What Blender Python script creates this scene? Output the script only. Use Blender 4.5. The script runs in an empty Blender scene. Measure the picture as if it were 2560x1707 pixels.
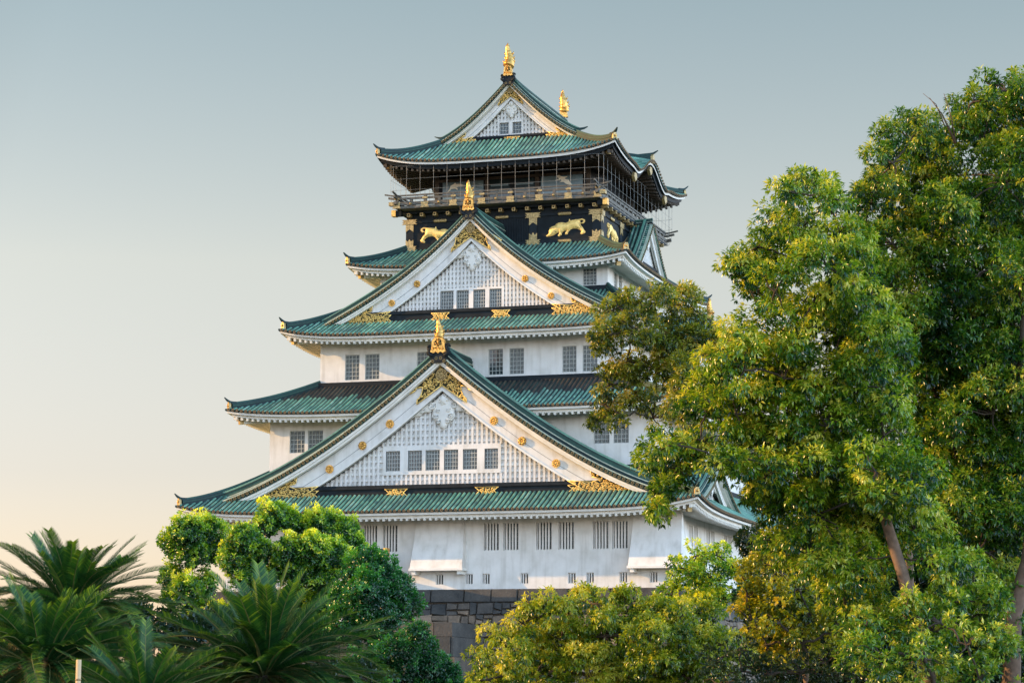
import bpy, bmesh, math, random
import numpy as np
from mathutils import Matrix, Vector
from mathutils.geometry import tessellate_polygon

random.seed(7)
RNG = np.random.default_rng(11)
rad = math.radians
SC = bpy.context.scene
COL = SC.collection

# ------------------------------------------------------------------ camera
CAM = np.array([56.556, -160.0, -7.6325])
YAW, PITCH, ROLL, FPX = rad(17.782), rad(8.283), rad(0.279), 6196.7
_f = np.array([-math.sin(YAW) * math.cos(PITCH), math.cos(YAW) * math.cos(PITCH), math.sin(PITCH)])
_r = np.array([math.cos(YAW), math.sin(YAW), 0.0])
_u = np.cross(_r, _f)
AX_R = _r * math.cos(ROLL) + _u * math.sin(ROLL)
AX_U = -_r * math.sin(ROLL) + _u * math.cos(ROLL)
cam_data = bpy.data.cameras.new("camera")
cam_data.sensor_width = 36.0
cam_data.sensor_fit = 'HORIZONTAL'
cam_data.lens = FPX / 2560 * 36.0
cam_data.clip_end = 6000
cam = bpy.data.objects.new("camera", cam_data)
COL.objects.link(cam)
M = Matrix.Identity(4)
for i in range(3):
    M[i][0], M[i][1], M[i][2], M[i][3] = AX_R[i], AX_U[i], -_f[i], CAM[i]
cam.matrix_world = M
SC.camera = cam

# ------------------------------------------------------------------ world, sun, exposure
SUN_DIR = np.array([4.2, 1.0, -1.38])            # direction the light travels
SUN_DIR = SUN_DIR / np.linalg.norm(SUN_DIR)
SUN_EL = math.asin(-SUN_DIR[2])
SUN_AZ = math.atan2(-SUN_DIR[0], -SUN_DIR[1])    # clockwise from +Y
world = bpy.data.worlds.new("World")
SC.world = world
world.use_nodes = True
nt = world.node_tree
nt.nodes.clear()
sky = nt.nodes.new("ShaderNodeTexSky")
sky.sky_type = 'NISHITA'
sky.sun_disc = False
sky.sun_elevation = SUN_EL
sky.sun_rotation = SUN_AZ
sky.altitude = 50
sky.air_density = 1.0
sky.dust_density = 0.9
sky.ozone_density = 1.6
bg = nt.nodes.new("ShaderNodeBackground")
bg.inputs['Strength'].default_value = 0.11 * 4 * 2.9 * 1.25
out = nt.nodes.new("ShaderNodeOutputWorld")
# hazy evening air: the clear-sky colour is warmed, and unseen sky behind the viewer is brightened as added fill for shaded walls
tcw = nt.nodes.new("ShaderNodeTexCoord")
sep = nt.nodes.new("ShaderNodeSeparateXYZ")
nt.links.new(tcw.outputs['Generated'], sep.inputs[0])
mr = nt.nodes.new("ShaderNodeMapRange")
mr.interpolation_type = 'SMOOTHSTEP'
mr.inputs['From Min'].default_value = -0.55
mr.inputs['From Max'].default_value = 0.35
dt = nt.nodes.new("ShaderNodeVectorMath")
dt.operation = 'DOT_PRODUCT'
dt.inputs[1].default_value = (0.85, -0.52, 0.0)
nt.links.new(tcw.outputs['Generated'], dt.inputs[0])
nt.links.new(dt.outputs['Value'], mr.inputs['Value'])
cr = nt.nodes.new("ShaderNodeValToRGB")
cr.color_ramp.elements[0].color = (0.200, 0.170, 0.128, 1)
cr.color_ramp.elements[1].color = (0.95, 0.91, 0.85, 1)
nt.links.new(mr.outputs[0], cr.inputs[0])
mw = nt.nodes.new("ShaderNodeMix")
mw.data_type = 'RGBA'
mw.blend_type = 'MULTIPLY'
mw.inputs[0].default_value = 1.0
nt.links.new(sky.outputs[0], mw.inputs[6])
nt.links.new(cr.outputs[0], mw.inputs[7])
# pinkish evening veil towards the horizon
mz = nt.nodes.new("ShaderNodeMapRange")
mz.inputs['From Min'].default_value = 0.0
mz.inputs['From Max'].default_value = 0.30
nt.links.new(sep.outputs['Z'], mz.inputs['Value'])
cz = nt.nodes.new("ShaderNodeValToRGB")
e = cz.color_ramp.elements
e[0].position, e[0].color = 0.0, (0.37, 0.33, 0.43, 1)
e[1].position, e[1].color = 1.0, (0.345, 0.345, 0.345, 1)
for p_, c_ in ((0.30, (0.37, 0.325, 0.39)), (0.58, (0.465, 0.39, 0.385))):
    q_ = e.new(p_)
    q_.color = (*c_, 1)
nt.links.new(mz.outputs[0], cz.inputs[0])
mw2 = nt.nodes.new("ShaderNodeMix")
mw2.data_type = 'RGBA'
mw2.blend_type = 'MULTIPLY'
mw2.inputs[0].default_value = 1.0
nt.links.new(mw.outputs[2], mw2.inputs[6])
nt.links.new(cz.outputs[0], mw2.inputs[7])
# sky glow round the low sun is damped so that cast shadows stay crisp
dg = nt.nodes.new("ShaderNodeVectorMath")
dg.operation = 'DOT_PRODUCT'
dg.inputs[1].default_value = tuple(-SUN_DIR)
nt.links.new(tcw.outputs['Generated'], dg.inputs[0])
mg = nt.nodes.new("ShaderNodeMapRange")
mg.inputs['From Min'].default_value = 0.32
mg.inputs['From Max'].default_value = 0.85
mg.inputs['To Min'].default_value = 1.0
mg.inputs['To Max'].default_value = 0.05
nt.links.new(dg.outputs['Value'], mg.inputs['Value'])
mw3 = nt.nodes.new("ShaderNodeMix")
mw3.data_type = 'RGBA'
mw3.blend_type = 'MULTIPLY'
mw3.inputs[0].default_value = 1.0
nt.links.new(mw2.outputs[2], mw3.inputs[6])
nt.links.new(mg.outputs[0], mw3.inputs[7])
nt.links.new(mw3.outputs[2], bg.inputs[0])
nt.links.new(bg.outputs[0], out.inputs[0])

sun_data = bpy.data.lights.new("sun", 'SUN')
sun_data.energy = 4.3
sun_data.angle = rad(0.5)
sun_data.color = (1.0, 0.60, 0.25)
sun = bpy.data.objects.new("sun", sun_data)
COL.objects.link(sun)
sun.rotation_euler = Vector(SUN_DIR).to_track_quat('-Z', 'Y').to_euler()
sun.location = (-120, -60, 80)

SC.view_settings.view_transform = 'Standard'
SC.view_settings.look = 'None'
SC.view_settings.exposure = 1.05
SC.view_settings.gamma = 1.0
SC.cycles.use_denoising = True
SC.cycles.max_bounces = 6
SC.cycles.transparent_max_bounces = 6


# ------------------------------------------------------------------ photo -> place helpers
def ray(u, v):
    return _f + AX_R * (u - 1280) / FPX - AX_U * (v - 853.5) / FPX


def at_y(u, v, y):                     # point on the plane Y = y seen at photo pixel (u, v)
    d = ray(u, v)
    return CAM + d * (y - CAM[1]) / d[1]


def at_d(px, py, dist):                # point `dist` metres ahead (px, py in the 2352-wide view)
    d = ray(px * 1.08844, py * 1.08844)
    return CAM + d * dist


# ------------------------------------------------------------------ materials
def new_mat(name):
    m = bpy.data.materials.new(name)
    m.use_nodes = True
    n = m.node_tree
    b = n.nodes["Principled BSDF"]
    return m, n, b


def ramp(n, fac, stops):
    r = n.nodes.new("ShaderNodeValToRGB")
    e = r.color_ramp.elements
    while len(e) < len(stops):
        e.new(0.5)
    for el, (p, c) in zip(e, stops):
        el.position = p
        el.color = (*c, 1)
    n.links.new(fac, r.inputs[0])
    return r.outputs[0]


def noise(n, scale, detail=4, coord='Object', rough=0.55):
    tc = n.nodes.new("ShaderNodeTexCoord")
    t = n.nodes.new("ShaderNodeTexNoise")
    t.inputs['Scale'].default_value = scale
    t.inputs['Detail'].default_value = detail
    t.inputs['Roughness'].default_value = rough
    n.links.new(tc.outputs[coord], t.inputs['Vector'])
    return t.outputs['Fac'], tc, t


def mix(n, fac, a, b, mode='MIX'):
    x = n.nodes.new("ShaderNodeMix")
    x.data_type = 'RGBA'
    x.blend_type = mode
    for s, v in ((x.inputs[0], fac), (x.inputs[6], a), (x.inputs[7], b)):
        if hasattr(v, 'links'):
            n.links.new(v, s)
        elif isinstance(v, (int, float)):
            s.default_value = v
        else:
            s.default_value = (*v, 1)
    return x.outputs[2]


def attr(n, name='rnd'):
    a = n.nodes.new("ShaderNodeAttribute")
    a.attribute_name = name
    return a.outputs['Fac']


def bump(n, b, height, strength=0.3, dist=0.05):
    bp = n.nodes.new("ShaderNodeBump")
    bp.inputs['Strength'].default_value = strength
    bp.inputs['Distance'].default_value = dist
    n.links.new(height, bp.inputs['Height'])
    n.links.new(bp.outputs[0], b.inputs['Normal'])


def simple(name, col, rough=0.6, metal=0.0, var=0.12, scale=3.0, spec=0.4):
    m, n, b = new_mat(name)
    f, _, _ = noise(n, scale, 5)
    lo = tuple(c * (1 - var) for c in col)
    hi = tuple(min(1, c * (1 + var)) for c in col)
    n.links.new(ramp(n, f, [(0.3, lo), (0.7, hi)]), b.inputs['Base Color'])
    b.inputs['Roughness'].default_value = rough
    b.inputs['Metallic'].default_value = metal
    b.inputs['Specular IOR Level'].default_value = spec
    return m


def make_plaster():
    m, n, b = new_mat("white_plaster")
    f, tc, t = noise(n, 0.9, 6)
    # vertical rain streaks
    mp = n.nodes.new("ShaderNodeMapping")
    mp.inputs['Scale'].default_value = (1.7, 1.7, 0.20)
    n.links.new(tc.outputs['Object'], mp.inputs[0])
    t2 = n.nodes.new("ShaderNodeTexNoise")
    t2.inputs['Scale'].default_value = 1.6
    t2.inputs['Detail'].default_value = 6
    n.links.new(mp.outputs[0], t2.inputs['Vector'])
    base = ramp(n, f, [(0.28, (0.55, 0.54, 0.50)), (0.5, (0.65, 0.64, 0.61)), (0.72, (0.71, 0.70, 0.67))])
    st = ramp(n, t2.outputs['Fac'], [(0.30, (0.62, 0.60, 0.56)), (0.42, (0.88, 0.87, 0.85)), (0.52, (1, 1, 1))])
    n.links.new(mix(n, 0.42, base, st, 'MULTIPLY'), b.inputs['Base Color'])
    b.inputs['Roughness'].default_value = 0.85
    f3, _, _ = noise(n, 9, 5)
    bump(n, b, f3, 0.25, 0.02)
    return m


def make_tile(name, stops, dark):
    m, n, b = new_mat(name)
    a = attr(n)
    f, tc, t = noise(n, 0.55, 6)
    f2, _, _ = noise(n, 5.0, 5)
    c1 = ramp(n, a, stops)
    k = ramp(n, f, [(0.34, (0, 0, 0)), (0.74, (0.8, 0.8, 0.8))])
    c2 = mix(n, k, c1, dark)
    c3 = mix(n, 0.5, c2, ramp(n, f2, [(0.3, (0.55, 0.55, 0.55)), (0.7, (1.15, 1.15, 1.15))]), 'MULTIPLY')
    n.links.new(c3, b.inputs['Base Color'])
    b.inputs['Roughness'].default_value = 0.42 if 'roof' in name else 0.62
    b.inputs['Specular IOR Level'].default_value = 0.5 if 'roof' in name else 0.25
    bump(n, b, f2, 0.25, 0.02)
    return m


def make_leaf(name, stops, transl=0.35, rough=0.30, spec=0.7, tboost=1.7):
    m, n, b = new_mat(name)
    a = attr(n)
    c = ramp(n, a, stops)
    n.links.new(c, b.inputs['Base Color'])
    b.inputs['Roughness'].default_value = rough
    b.inputs['Specular IOR Level'].default_value = spec
    tr = n.nodes.new("ShaderNodeBsdfTranslucent")
    g = mix(n, 1.0, c, (tboost, tboost * 1.05, tboost * 0.45), 'MULTIPLY')
    n.links.new(g, tr.inputs['Color'])
    ms = n.nodes.new("ShaderNodeMixShader")
    ms.inputs[0].default_value = transl
    n.links.new(b.outputs[0], ms.inputs[1])
    n.links.new(tr.outputs[0], ms.inputs[2])
    n.links.new(ms.outputs[0], n.nodes["Material Output"].inputs[0])
    return m


def make_stone():
    m, n, b = new_mat("castle_stone")
    a = attr(n)
    f, tc, t = noise(n, 1.3, 7)
    f2, _, _ = noise(n, 7.0, 6)
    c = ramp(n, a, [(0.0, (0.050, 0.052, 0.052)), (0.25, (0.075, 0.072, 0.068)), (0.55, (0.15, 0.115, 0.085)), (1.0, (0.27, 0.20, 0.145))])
    c = mix(n, 0.75, c, ramp(n, f, [(0.3, (0.45, 0.47, 0.47)), (0.68, (1.15, 1.12, 1.05))]), 'MULTIPLY')
    c = mix(n, 0.5, c, ramp(n, f2, [(0.3, (0.6, 0.6, 0.6)), (0.7, (1.2, 1.2, 1.2))]), 'MULTIPLY')
    n.links.new(c, b.inputs['Base Color'])
    b.inputs['Roughness'].default_value = 0.9
    bump(n, b, f2, 0.6, 0.06)
    return m


MAT = dict(
    plaster=make_plaster(),
    trim=simple("white_trim", (0.68, 0.67, 0.62), 0.7, var=0.10, scale=1.2),
    tile=make_tile("green_roof_tile", [(0.0, (0.06, 0.14, 0.115)), (0.3, (0.105, 0.27, 0.19)), (0.65, (0.185, 0.42, 0.28)), (1.0, (0.36, 0.58, 0.43))], (0.075, 0.14, 0.12)),
    tilebrown=make_tile("brown_weathered_tile", [(0.0, (0.035, 0.03, 0.025)), (0.6, (0.06, 0.05, 0.04)), (1.0, (0.10, 0.09, 0.06))], (0.045, 0.04, 0.035)),
    line=simple("pale_verdigris_line", (0.36, 0.40, 0.30), 0.5, 0.0, 0.2, 3.0),
    pan=make_tile("dark_pan_tile", [(0.0, (0.014, 0.032, 0.032)), (0.5, (0.022, 0.05, 0.047)), (1.0, (0.045, 0.09, 0.075))], (0.022, 0.032, 0.034)),
    ridge=make_tile("dark_ridge_tile", [(0.0, (0.014, 0.034, 0.036)), (0.6, (0.022, 0.065, 0.055)), (1.0, (0.05, 0.14, 0.10))], (0.02, 0.032, 0.038)),
    cap=simple("tile_end_brass", (0.20, 0.115, 0.045), 0.5, 0.4, 0.3, 6.0),
    vcap=simple("verge_tile_end", (0.13, 0.10, 0.045), 0.5, 0.3, 0.3, 6.0),
    gold=simple("gold_leaf", (0.60, 0.34, 0.09), 0.36, 0.8, 0.55, 7.0),
    gilt=simple("gilded_fretwork", (0.92, 0.62, 0.20), 0.45, 0.15, 0.16, 4.0),
    goldd=simple("aged_gold", (0.34, 0.25, 0.11), 0.45, 0.5, 0.6, 11.0),
    goldback=simple("gold_recess", (0.035, 0.032, 0.014), 0.7, 0.0, 0.2, 6.0, 0.2),
    black=simple("black_lacquer", (0.007, 0.011, 0.014), 0.6, 0.0, 0.3, 2.0, 0.15),
    beam=simple("black_timber", (0.011, 0.016, 0.02), 0.65, 0.0, 0.3, 2.0, 0.15),
    brown=simple("weathered_copper_flashing", (0.075, 0.06, 0.05), 0.6, 0.1, 0.35, 1.5),
    soffit=simple("dark_brown_soffit", (0.058, 0.046, 0.034), 0.65, 0.0, 0.25, 2.0),
    rail=simple("grey_brown_timber", (0.085, 0.08, 0.065), 0.6, 0.0, 0.2, 3.0),
    wire=simple("steel_wire", (0.24, 0.25, 0.24), 0.5, 0.3, 0.1, 3.0),
    glass=simple("dark_glass", (0.02, 0.035, 0.04), 0.12, 0.0, 0.3, 0.7, 0.6),
    bluegl=simple("blue_grey_glass", (0.13, 0.20, 0.23), 0.2, 0.0, 0.2, 0.7, 0.5),
    lattice=simple("grey_window_bars", (0.36, 0.38, 0.36), 0.6, 0.0, 0.1, 3.0),
    screen=simple("grey_window_screen", (0.11, 0.125, 0.12), 0.6, 0.0, 0.3, 5.0),
    crane=simple("pale_crane_paint", (0.84, 0.82, 0.68), 0.6, 0.0, 0.08, 3.0),
    stripe=simple("tiger_stripe_lacquer", (0.05, 0.035, 0.012), 0.5, 0.0, 0.2, 5.0),
    stone=make_stone(),
    bark=simple("bark", (0.115, 0.075, 0.05), 0.9, 0.0, 0.45, 6.0),
    twig=simple("twig_bark", (0.05, 0.038, 0.028), 0.9, 0.0, 0.3, 6.0),
    bamboo=simple("dry_bamboo", (0.50, 0.36, 0.20), 0.5, 0.0, 0.12, 8.0),
    node=simple("bamboo_node", (0.25, 0.16, 0.08), 0.6, 0.0, 0.12, 8.0),
    soil=simple("soil_and_moss", (0.07, 0.075, 0.04), 0.95, 0.0, 0.4, 0.4),
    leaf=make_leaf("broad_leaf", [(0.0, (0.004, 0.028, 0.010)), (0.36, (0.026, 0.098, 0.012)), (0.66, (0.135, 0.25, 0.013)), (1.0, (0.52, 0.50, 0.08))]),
    leafsun=make_leaf("sunlit_broad_leaf", [(0.0, (0.005, 0.034, 0.010)), (0.34, (0.040, 0.130, 0.012)), (0.64, (0.22, 0.33, 0.013)), (1.0, (0.60, 0.55, 0.09))]),  # brighter copy of the broad leaf, sunlight put into its colour
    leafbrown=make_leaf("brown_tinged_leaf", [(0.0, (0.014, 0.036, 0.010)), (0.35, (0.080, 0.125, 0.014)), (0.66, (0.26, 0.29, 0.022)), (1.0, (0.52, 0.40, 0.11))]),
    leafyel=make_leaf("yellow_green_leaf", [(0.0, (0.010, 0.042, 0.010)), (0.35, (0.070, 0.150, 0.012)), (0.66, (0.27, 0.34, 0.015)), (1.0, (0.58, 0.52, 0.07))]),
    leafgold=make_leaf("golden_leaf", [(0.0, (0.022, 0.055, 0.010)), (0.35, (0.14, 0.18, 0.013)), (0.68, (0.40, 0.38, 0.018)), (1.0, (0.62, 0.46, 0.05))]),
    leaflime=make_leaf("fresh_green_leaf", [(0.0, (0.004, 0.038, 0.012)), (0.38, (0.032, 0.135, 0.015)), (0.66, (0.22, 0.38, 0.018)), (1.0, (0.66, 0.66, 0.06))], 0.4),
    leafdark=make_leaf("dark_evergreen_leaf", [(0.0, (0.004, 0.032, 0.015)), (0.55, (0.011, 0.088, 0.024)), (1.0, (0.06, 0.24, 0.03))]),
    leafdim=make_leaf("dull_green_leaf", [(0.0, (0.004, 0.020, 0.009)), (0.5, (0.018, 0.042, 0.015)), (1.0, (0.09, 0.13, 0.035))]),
    frond=make_leaf("cycad_frond", [(0.0, (0.005, 0.030, 0.011)), (0.5, (0.016, 0.070, 0.015)), (1.0, (0.17, 0.27, 0.022))], 0.25, 0.40, 0.35),
    dryfrond=simple("dry_brown_frond", (0.13, 0.085, 0.035), 0.7, 0.0, 0.3, 8.0),
    rachis=simple("frond_stem", (0.085, 0.10, 0.03), 0.6, 0.0, 0.2, 5.0),
    cytrunk=simple("cycad_trunk", (0.05, 0.038, 0.026), 0.95, 0.0, 0.4, 12.0),
)


# ------------------------------------------------------------------ mesh builder
class MB:
    def __init__(self, T=None):
        self.v, self.f, self.mi, self.r, self.sm = [], [], [], [], []
        self.mats = []
        self.T = T

    def _m(self, mat):
        if mat not in self.mats:
            self.mats.append(mat)
        return self.mats.index(mat)

    def add(self, verts, faces, mat, rnd=0.5, smooth=False):
        b = len(self.v)
        T = self.T
        if T:
            self.v += [T(*p) for p in verts]
        else:
            self.v += [tuple(p) for p in verts]
        k = self._m(mat)
        for i, f in enumerate(faces):
            self.f.append(tuple(b + j for j in f))
            self.mi.append(k)
            self.r.append(rnd if not hasattr(rnd, '__len__') else rnd[i])
            self.sm.append(smooth)

    def quad(self, a, b, c, d, mat, rnd=0.5):
        self.add([a, b, c, d], [(0, 1, 2, 3)], mat, rnd)

    def box(self, x0, x1, y0, y1, z0, z1, mat, rnd=0.5):
        v = [(x0, y0, z0), (x1, y0, z0), (x1, y1, z0), (x0, y1, z0), (x0, y0, z1), (x1, y0, z1), (x1, y1, z1), (x0, y1, z1)]
        self.add(v, [(0, 3, 2, 1), (4, 5, 6, 7), (0, 1, 5, 4), (1, 2, 6, 5), (2, 3, 7, 6), (3, 0, 4, 7)], mat, rnd)

    def sweep(self, pts, sec, mat, rnd=0.5, caps=True, closed=True, up=(0, 0, 1), scale=None, smooth=False):
        """sweep cross-section sec [(side, up)] along pts"""
        n = len(pts)
        P = [Vector(p) for p in pts]
        vs = []
        up = Vector(up)
        for i in range(n):
            t = (P[min(i + 1, n - 1)] - P[max(i - 1, 0)]).normalized()
            s = t.cross(up)
            if s.length < 1e-5:
                s = t.cross(Vector((0, 1, 0.01)))
            s.normalize()
            u = s.cross(t).normalized()
            k = scale[i] if scale is not None else 1.0
            vs += [tuple(P[i] + s * (a * k) + u * (b * k)) for a, b in sec]
        m = len(sec)
        fs = []
        for i in range(n - 1):
            for j in range(m if closed else m - 1):
                j2 = (j + 1) % m
                fs.append((i * m + j, i * m + j2, (i + 1) * m + j2, (i + 1) * m + j))
        if caps and closed:
            fs.append(tuple(range(m - 1, -1, -1)))
            fs.append(tuple((n - 1) * m + j for j in range(m)))
        self.add(vs, fs, mat, rnd, smooth)

    def tube(self, pts, r, mat, n=6, rnd=0.5, caps=True):
        rr = r if hasattr(r, '__len__') else [r] * len(pts)
        sec = [(math.cos(2 * math.pi * k / n), math.sin(2 * math.pi * k / n)) for k in range(n)]
        self.sweep(pts, sec, mat, rnd, caps, True, scale=rr, smooth=True)

    def beam(self, pts, w, h, mat, rnd=0.5):
        self.sweep(pts, [(-w / 2, 0), (w / 2, 0), (w / 2, h), (-w / 2, h)], mat, rnd)

    def disc(self, c, r, y0, y1, mat, n=10, rnd=0.5):       # short cylinder, axis along local y
        x, z = c
        v = []
        for y in (y0, y1):
            v += [(x + r * math.cos(2 * math.pi * k / n), y, z + r * math.sin(2 * math.pi * k / n)) for k in range(n)]
        f = [tuple(range(n)), tuple(range(2 * n - 1, n - 1, -1))]
        f += [(k, (k + 1) % n, n + (k + 1) % n, n + k) for k in range(n)]
        self.add(v, f, mat, rnd)

    def plate(self, poly, y0, y1, mat, rnd=0.5):             # polygon in (x, z), extruded y0..y1
        n = len(poly)
        v = [(x, y0, z) for x, z in poly] + [(x, y1, z) for x, z in poly]
        tri = tessellate_polygon([[Vector((x, z, 0)) for x, z in poly]])
        f = [tuple(t) for t in tri] + [tuple(n + i for i in reversed(t)) for t in tri]
        f += [(k, (k + 1) % n, n + (k + 1) % n, n + k) for k in range(n)]
        self.add(v, f, mat, rnd)

    def ball(self, c, r, mat, seg=8, rings=6, rnd=0.5, sq=(1, 1, 1)):
        v, f = [], []
        for i in range(rings + 1):
            th = math.pi * i / rings
            for j in range(seg):
                ph = 2 * math.pi * j / seg
                v.append((c[0] + r * sq[0] * math.sin(th) * math.cos(ph), c[1] + r * sq[1] * math.sin(th) * math.sin(ph), c[2] + r * sq[2] * math.cos(th)))
        for i in range(rings):
            for j in range(seg):
                f.append((i * seg + j, i * seg + (j + 1) % seg, (i + 1) * seg + (j + 1) % seg, (i + 1) * seg + j))
        self.add(v, f, mat, rnd, True)

    def mesh(self, name, origin=(0, 0, 0)):
        me = bpy.data.meshes.new(name)
        o = np.array(origin)
        me.from_pydata([tuple(np.array(p) - o) for p in self.v] if any(origin) else self.v, [], self.f)
        for m in self.mats:
            me.materials.append(m)
        me.polygons.foreach_set('material_index', self.mi)
        me.polygons.foreach_set('use_smooth', self.sm)
        a = me.attributes.new('rnd', 'FLOAT', 'FACE')
        a.data.foreach_set('value', np.array(self.r, dtype=np.float32))
        me.update()
        return me

    def build(self, name, parent=None, origin=None):
        """link as one object; vertices are world coordinates"""
        base = wloc(parent) if parent else np.zeros(3)
        o = np.array(origin) if origin is not None else base
        ob = bpy.data.objects.new(name, self.mesh(name, tuple(o)))
        COL.objects.link(ob)
        ob.parent = parent
        ob.location = tuple(o - base)
        return ob


def wloc(o):
    p = np.zeros(3)
    while o:
        p += np.array(o.location)
        o = o.parent
    return p


def empty(name, loc):
    o = bpy.data.objects.new(name, None)
    o.empty_display_size = 0.5
    COL.objects.link(o)
    o.location = loc
    return o


def tag(o, label=None, cat=None, group=None, kind=None):
    if label:
        o['label'] = label
    if cat:
        o['category'] = cat
    if group:
        o['group'] = group
    if kind:
        o['kind'] = kind
    return o


def inst(name, mesh, parent, loc, rotz=0.0):
    o = bpy.data.objects.new(name, mesh)
    COL.objects.link(o)
    o.parent = parent
    o.location = tuple(np.array(loc) - wloc(parent)) if parent else loc
    o.rotation_euler = (0, 0, rotz)
    return o


def inside(poly, x, z):
    c = False
    n = len(poly)
    j = n - 1
    for i in range(n):
        xi, zi = poly[i]
        xj, zj = poly[j]
        if (zi > z) != (zj > z) and x < (xj - xi) * (z - zi) / (zj - zi) + xi:
            c = not c
        j = i
    return c


def seg_dist(poly, x, z):
    best = 1e9
    n = len(poly)
    for i in range(n):
        ax, az = poly[i]
        bx, bz = poly[(i + 1) % n]
        dx, dz = bx - ax, bz - az
        t = max(0, min(1, ((x - ax) * dx + (z - az) * dz) / (dx * dx + dz * dz + 1e-12)))
        best = min(best, math.hypot(x - ax - t * dx, z - az - t * dz))
    return best


def relief(mb, poly, y, h, mat, cells=40, slope=1.0):
    """low relief: outline plate with a swollen surface, facing local -y"""
    xs = [p[0] for p in poly]
    zs = [p[1] for p in poly]
    c = max(max(xs) - min(xs), max(zs) - min(zs)) / cells
    mb.plate(poly, y - 0.03, y + 0.02, mat)
    nx, nz = int((max(xs) - min(xs)) / c) + 2, int((max(zs) - min(zs)) / c) + 2
    idx, v, f = {}, [], []
    for i in range(nx):
        for j in range(nz):
            x, z = min(xs) + i * c, min(zs) + j * c
            if inside(poly, x, z):
                d = seg_dist(poly, x, z)
                idx[i, j] = len(v)
                v.append((x, y - 0.035 - h * (1 - math.exp(-slope * d / h)), z))
    for (i, j) in idx:
        if (i + 1, j) in idx and (i, j + 1) in idx and (i + 1, j + 1) in idx:
            f.append((idx[i, j], idx[i + 1, j], idx[i + 1, j + 1], idx[i, j + 1]))
    if f:
        mb.add(v, f, mat, 0.5, True)


def spiral_pts(x, z, r, y, turns=1.4, a0=0.0, sgn=1, n=12):
    return [(x + r * (1 - 0.85 * k / n) * math.cos(a0 + sgn * turns * 2 * math.pi * k / n), y, z + r * (1 - 0.85 * k / n) * math.sin(a0 + sgn * turns * 2 * math.pi * k / n)) for k in range(n + 1)]


def filigree(mb, poly, y, k, rnd, rim=0.045):
    """gilded openwork: dark backing, gold rim and scrolls that stand proud"""
    mb.plate(poly, y, y + 0.05, MAT['goldback'])
    loop = [(x, y - 0.03, z) for x, z in poly] + [(poly[0][0], y - 0.03, poly[0][1])]
    for a, b in zip(loop[:-1], loop[1:]):
        mb.tube([a, b], rim * max(k, 0.6), MAT['gilt'], 5)
    xs = [p[0] for p in poly]
    zs = [p[1] for p in poly]
    step = 0.33 * k
    row = 0
    z = min(zs)
    while z < max(zs):
        x = min(xs) + (step / 2 if row % 2 else 0)
        while x < max(xs):
            px, pz = x + rnd.uniform(-0.2, 0.2) * step, z + rnd.uniform(-0.2, 0.2) * step
            if inside(poly, px, pz) and seg_dist(poly, px, pz) > 0.07 * k:
                r = min(step * 0.52, seg_dist(poly, px, pz) * 1.1)
                sg = 1 if px > 0 else -1
                mb.tube(spiral_pts(px, pz, r, y - 0.03, 1.3, rnd.uniform(0, 6.28), sg, 9), 0.042 * max(k, 0.7), MAT['gilt'], 4)
                a = rnd.uniform(0, 6.28)
                mb.ball((px + r * math.cos(a), y - 0.03, pz + r * math.sin(a)), 0.055 * k, MAT['gilt'], 5, 3)
            x += step
        z += step * 0.86
        row += 1


def rosette(mb, x, z, r, y, mat, petals=8, star=False):
    mb.disc((x, z), r, y - 0.06, y + 0.02, mat, 16)
    for i in range(petals):
        a = 2 * math.pi * (i + 0.5) / petals
        mb.ball((x + 0.62 * r * math.cos(a), y - 0.07, z + 0.62 * r * math.sin(a)), 0.27 * r if not star else 0.38 * r, mat, 6, 4, sq=(1, 0.5, 1))
    mb.ball((x, y - 0.08, z), 0.24 * r, mat, 8, 4, sq=(1, 0.7, 1))


# ================================================================== CASTLE
castle = empty("castle_tower", (0, 0, 0))
tag(castle, "white multi-tiered castle tower with green tiled roofs and gilded gables standing on a stone base", "castle")
YC = 22.5


def wall_holes(mb, x0, x1, z0, z1, y, holes, depth, mat, back=None):
    """front wall sheet (facing -y) with real recesses; holes are (xa, xb, za, zb)"""
    xs = sorted({x0, x1, *[h[0] for h in holes], *[h[1] for h in holes]})
    zs = sorted({z0, z1, *[h[2] for h in holes], *[h[3] for h in holes]})
    for a, b in zip(xs[:-1], xs[1:]):
        for c, d in zip(zs[:-1], zs[1:]):
            mx, mz = (a + b) / 2, (c + d) / 2
            if any(h[0] < mx < h[1] and h[2] < mz < h[3] for h in holes):
                continue
            mb.quad((a, y, c), (b, y, c), (b, y, d), (a, y, d), mat)
    for a, b, c, d in holes:
        e = y + depth
        mb.quad((a, y, c), (a, y, d), (a, e, d), (a, e, c), mat)
        mb.quad((b, y, c), (b, e, c), (b, e, d), (b, y, d), mat)
        mb.quad((a, y, c), (a, e, c), (b, e, c), (b, y, c), mat)
        mb.quad((a, y, d), (b, y, d), (b, e, d), (a, e, d), mat)
        mb.quad((a, e, c), (b, e, c), (b, e, d), (a, e, d), MAT['glass'])


WIN_CACHE = {}


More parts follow.
